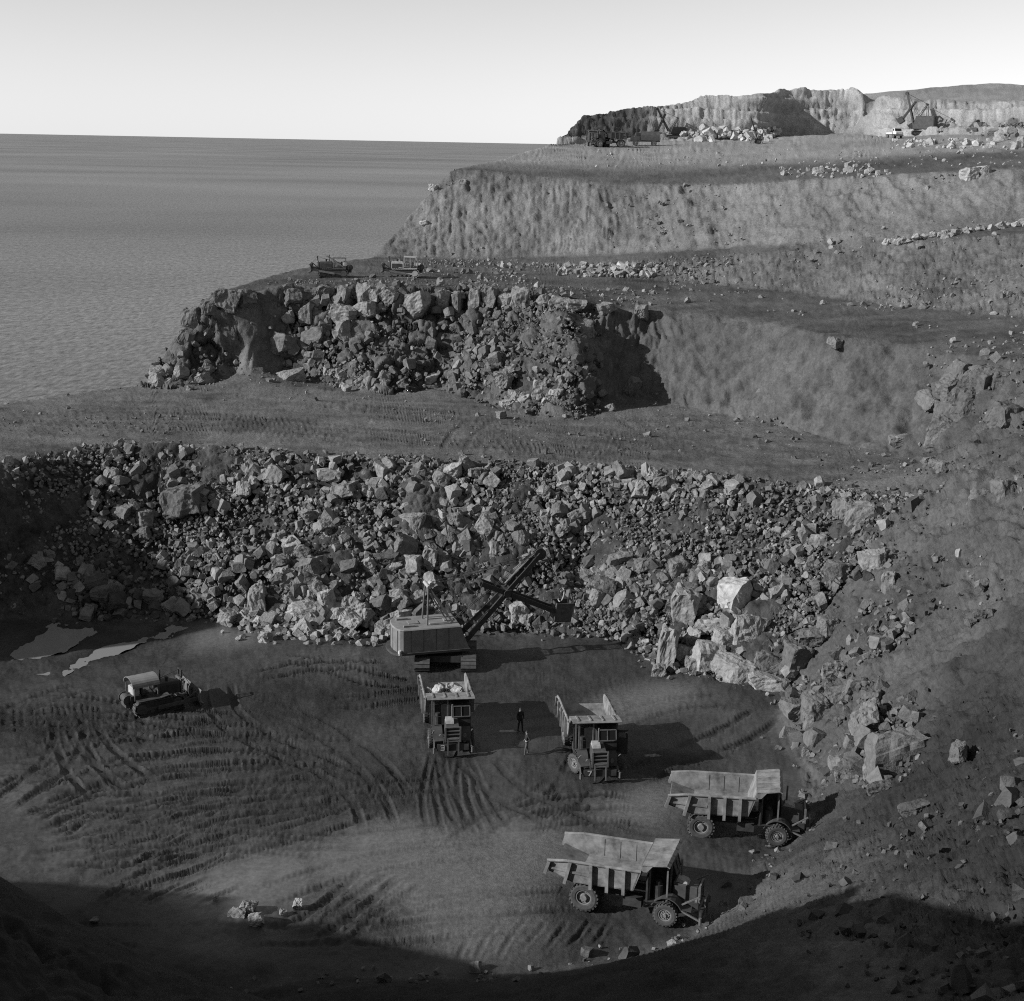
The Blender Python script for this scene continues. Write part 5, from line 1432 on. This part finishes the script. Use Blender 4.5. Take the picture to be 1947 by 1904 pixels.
    if bail:
        q = MB(); q.ring(Md @ Vector((.45, 0, 1.25)), Vector((.3, 0, 1)).cross(Vector((0, 1, 0))), .55, .05, 16, 6, arc=(0, math.pi * 2)); q.build('bail', M_pale if detail else md, dip)
        q = MB(); q.tube([Md @ Vector((.45, 0, 1.75)), tip + Vector((.45, 0, 0))], .03, 5); q.build('hoist_cable', M_dark, dip)
    return t
a = np.array(atz(809, 1279, 0)); b = np.array(atz(896, 1281, 0)); mid = (a + b) / 2
print('shovel gauge', np.linalg.norm(a - b))
power_shovel((mid[0] - .3, mid[1] + 2.5, -.03), math.radians(91), math.radians(17), 'mining shovel with grey house at work against the rubble slope', cab_h=1.80, boom_deg=46, frame_mat=M_dark)

# ------------------------------------------------------------------ machines on the far terrace
def far_ground(px, py):
    p = hit(px, py)
    while p is None: py += 2; p = hit(px, py)
    return p
p = far_ground(1752, 256); power_shovel((p[0], p[1] + 2, p[2] - .1), 0.0, math.radians(150), 'distant shovel with raised boom at the right of the upper terrace', boom_deg=73, boom_len=8.8, stick_deg=-55, stick_out=3.0, stick_back=2.0, house_mat=M_paint, roof_mat=M_paint, detail=False, scale=.88, cab_h=3.0)
p = far_ground(1282, 262); power_shovel((p[0], p[1] + 3, p[2] - .1), 0.0, math.radians(195), 'distant dark shovel under the left part of the far rock face', boom_deg=58, boom_len=9.0, stick_deg=-65, stick_out=4.2, stick_back=2.0, house_mat=M_dark, roof_mat=M_paint, detail=False, scale=.68, cab_h=2.0)
p = far_ground(1180, 280); dump_truck((p[0], p[1], p[2] - .05), math.radians(182), 'distant dump truck on the left of the upper terrace', mats=(M_paint, M_paint, M_dark))
p = far_ground(1150, 281); dump_truck((p[0] - .5, p[1] + 3, p[2] - .05), math.radians(110), 'distant dump truck seen from behind at the seaward end of the terrace', mats=(M_dark, M_paint, M_dark))
# covered lorry, pale car, drill rig
def lorry(loc, rz, label, name, cat, mat, cover, k=1.0):
    t = empty(name, loc, rz, label, cat); t.scale = (k, k, k)
    c = MB(); c.box((0, 0, .75), (5.0, 1.7, .22)); c.build('chassis', M_dark, t)
    for x in (-1.5, 1.6):
        for s in (-1, 1): wheel('wheel', t, (x, s * .85, .45), .45, .26, (M_tyre, M_hub), s, kind='front')
    if cover:
        b = MB(); Mx = Matrix(((0, 1, 0, 0), (1, 0, 0, 0), (0, 0, 1, 0), (0, 0, 0, 1)))
        b.prism([(math.cos(a) * .95, 1.5 + math.sin(a) * .85) for a in np.linspace(math.pi, 0, 11)] + [(.95, .87), (-.95, .87)], -2.45, .8, Mx); b.build('cover', mat, t)
    else:
        b = MB(); b.box((-.9, 0, 1.05), (3.0, 1.7, .4)); b.build('tray', mat, t)
    b = MB(); b.prism([(.9, .87), (.9, 2.15), (1.6, 2.15), (1.85, 1.5), (2.55, 1.4), (2.55, .8)], -.82, .82); cab = b.build('cab', mat, t, bevel=.04)
    q = MB(); q.prism([(1.63, 2.08), (1.86, 1.55), (1.875, 1.55), (1.645, 2.08)], -.72, .72); q.build('windscreen', M_glass, cab)
    for s in (-1, 1):
        q = MB(); q.box((1.25, s * .83, 1.8), (.5, .02, .45)); q.build('window', M_glass, cab)
        q = MB(); q.cyl((2.55, s * .6, 1.1), (2.62, s * .6, 1.1), .13, 12); q.build('headlight', M_pale, t)
    q = MB(); q.box((2.68, 0, .62), (.12, 1.8, .22)); q.build('bumper', M_steel, t)
    return t
p = far_ground(1226, 277); lorry((p[0], p[1], p[2] - .04), math.radians(178), 'distant covered lorry between dump truck and dark shovel', 'covered_lorry', 'lorry', M_paint, True, 1.25)
p = far_ground(1700, 263); lorry((p[0], p[1], p[2] - .04), math.radians(-80), 'distant pale tray truck facing the camera, left of the raised boom', 'tray_truck', 'truck', M_white, False, 1.0)
def drill_rig(loc, rz, label):
    t = empty('drill_rig', loc, rz, label, 'drill rig')
    m = MB(); m.beam((.5, 0, .3), (-1.6, 0, 5.6), .16, .22); m.build('mast', M_dark, t)
    m = MB(); m.box((.2, 0, .9), (1.8, 1.2, .35)); m.cyl((.6, 0, 1.05), (.6, 0, 1.7), .3, 10); m.build('base_frame', M_dark, t)
    m = MB()
    for s in (-1, 1): m.beam((-.3, s * .5, 2.4), (1.2, s * .9, .1), .09, .09); m.beam((-.4, s * .4, 2.4), (-1.0, s * 1.0, .1), .09, .09)
    m.build('leg', M_dark, t)
    for s in (-1, 1): wheel('wheel', t, (.3, s * .8, .45), .45, .2, (M_tyre, M_hub), s, kind='front')
    return t
p = far_ground(1438, 274); drill_rig((p[0], p[1], p[2] - .03), .2, 'distant drill rig with leaning mast in the middle of the upper terrace')
p = far_ground(1790, 254); drill_rig((p[0], p[1], p[2] - .03), 2.0, 'distant low drill rig right of the raised boom').scale = (.9, .9, .55)

# ------------------------------------------------------------------ people
def person(loc, rz, label, top, trousers, skin, pose='stand'):
    """one skinned body with clothes by height; x forward"""
    t = empty('person', loc, rz, label, 'person', 'men on the pit floor')
    J = {'pel': ((0, 0, .95), .14), 'waist': ((0, 0, 1.10), .125), 'chest': ((.01, 0, 1.34), .155), 'neck': ((0, 0, 1.50), .058), 'head': ((.02, 0, 1.60), .085), 'crown': ((.01, 0, 1.70), .075)}
    E = [('pel', 'waist'), ('waist', 'chest'), ('chest', 'neck'), ('neck', 'head'), ('head', 'crown')]
    for s, k in ((1, 'l'), (-1, 'r')):
        fx = .10 * s if pose == 'stand' else .16 * s
        J['hip' + k] = ((0, .09 * s, .90), .105); J['kne' + k] = ((.03 + fx * .6, .11 * s, .50), .068); J['ank' + k] = ((fx, .12 * s, .09), .045); J['toe' + k] = ((fx + .17, .135 * s, .045), .04)
        J['sho' + k] = ((0, .19 * s, 1.42), .07)
        if pose == 'hips':
            J['elb' + k] = ((-.10, .40 * s, 1.22), .05); J['wri' + k] = ((.08, .20 * s, 1.06), .036); J['han' + k] = ((.13, .14 * s, 1.03), .034)
        else:
            J['elb' + k] = ((-.03, .25 * s, 1.14), .05); J['wri' + k] = ((.06, .26 * s, .90), .036); J['han' + k] = ((.09, .25 * s, .80), .034)
        E += [('pel', 'hip' + k), ('hip' + k, 'kne' + k), ('kne' + k, 'ank' + k), ('ank' + k, 'toe' + k), ('chest', 'sho' + k), ('sho' + k, 'elb' + k), ('elb' + k, 'wri' + k), ('wri' + k, 'han' + k)]
    names = list(J); me = bpy.data.meshes.new('body')
    me.from_pydata([J[n][0] for n in names], [(names.index(a), names.index(b)) for a, b in E], [])
    o = link('body', me, None, t)
    sk = o.modifiers.new('skin', 'SKIN'); sk.use_smooth_shade = True
    for i, n in enumerate(names):
        v = me.skin_vertices[0].data[i]; v.radius = (J[n][1], J[n][1]); v.use_root = (n == 'pel')
    sb = o.modifiers.new('sub', 'SUBSURF'); sb.levels = 2; sb.render_levels = 2
    dg = bpy.context.evaluated_depsgraph_get(); dg.update(); ev = o.evaluated_get(dg); m2 = bpy.data.meshes.new_from_object(ev)
    o.modifiers.clear(); o.data = m2
    for m in (top, trousers, skin): m2.materials.append(m)
    for f in m2.polygons:
        z = f.center.z; hand = (pose != 'hips' and z < .93 and abs(f.center.y) > .21) or (pose == 'hips' and 1.0 < z < 1.09 and f.center.x > .075)
        f.material_index = 2 if (z > 1.52 or hand) else (1 if z < 1.0 else 0)
        f.use_smooth = True
    for s in (-1, 1):                                   # boots and fingers
        k = 'l' if s > 0 else 'r'; ft = Vector(J['toe' + k][0]); bt = MB(); bt.box((ft.x - .08, ft.y, .05), (.28, .10, .09)); bt.build('boot', M_dark, t, bevel=.02)
        h = Vector(J['han' + k][0]); fg = MB()
        for j in range(4): fg.cyl(h + Vector((-.02 + .013 * j, 0, -.02)), h + Vector((.0 + .013 * j, 0, -.085 - .01 * (j in (1, 2)))), .009, 6, .007)
        fg.cyl(h + Vector((.02, 0, 0)), h + Vector((.055, -.01 * s, -.04)), .010, 6, .008)
        fg.build('fingers', skin, t)
    hr = MB(); hr.ring((.0, 0, 1.69), (0, 0, 1), .055, .045, 12, 6); hr.cyl((0, 0, 1.67), (0, 0, 1.755), .09, 12, .055); hr.build('hair', M_dark, t, smooth=True)
    fc = MB(); fc.cyl((.10, 0, 1.60), (.128, 0, 1.585), .014, 6, .018); fc.box((.098, 0, 1.548), (.012, .045, .010))
    for s in (-1, 1): fc.cyl((.092, s * .032, 1.625), (.100, s * .032, 1.625), .011, 8)
    fc.build('face', M_dark, t)
    er = MB()
    for s in (-1, 1): er.cyl((.0, s * .085, 1.60), (.0, s * .10, 1.60), .028, 8)
    er.build('ears', skin, t)
    return t
M_skin = plain_mat('skin', .30, .6, .1, 6.0)
M_shirt = plain_mat('dark_jacket', .03, .9, .3, 8.0)
M_trous = plain_mat('work_trousers', .10, .9, .2, 8.0)
q = atz(1001, 1436, 0); person((q[0], q[1], 0.0), math.radians(200), 'man in dark jacket and pale trousers standing in the sunlight between trucks', M_shirt, M_trous, M_skin, 'hips')
q = atz(989, 1391, 0); person((q[0], q[1], 0.0), math.radians(-60), 'man in dark clothes standing in a truck shadow behind the other man', M_shirt, M_shirt, M_skin)
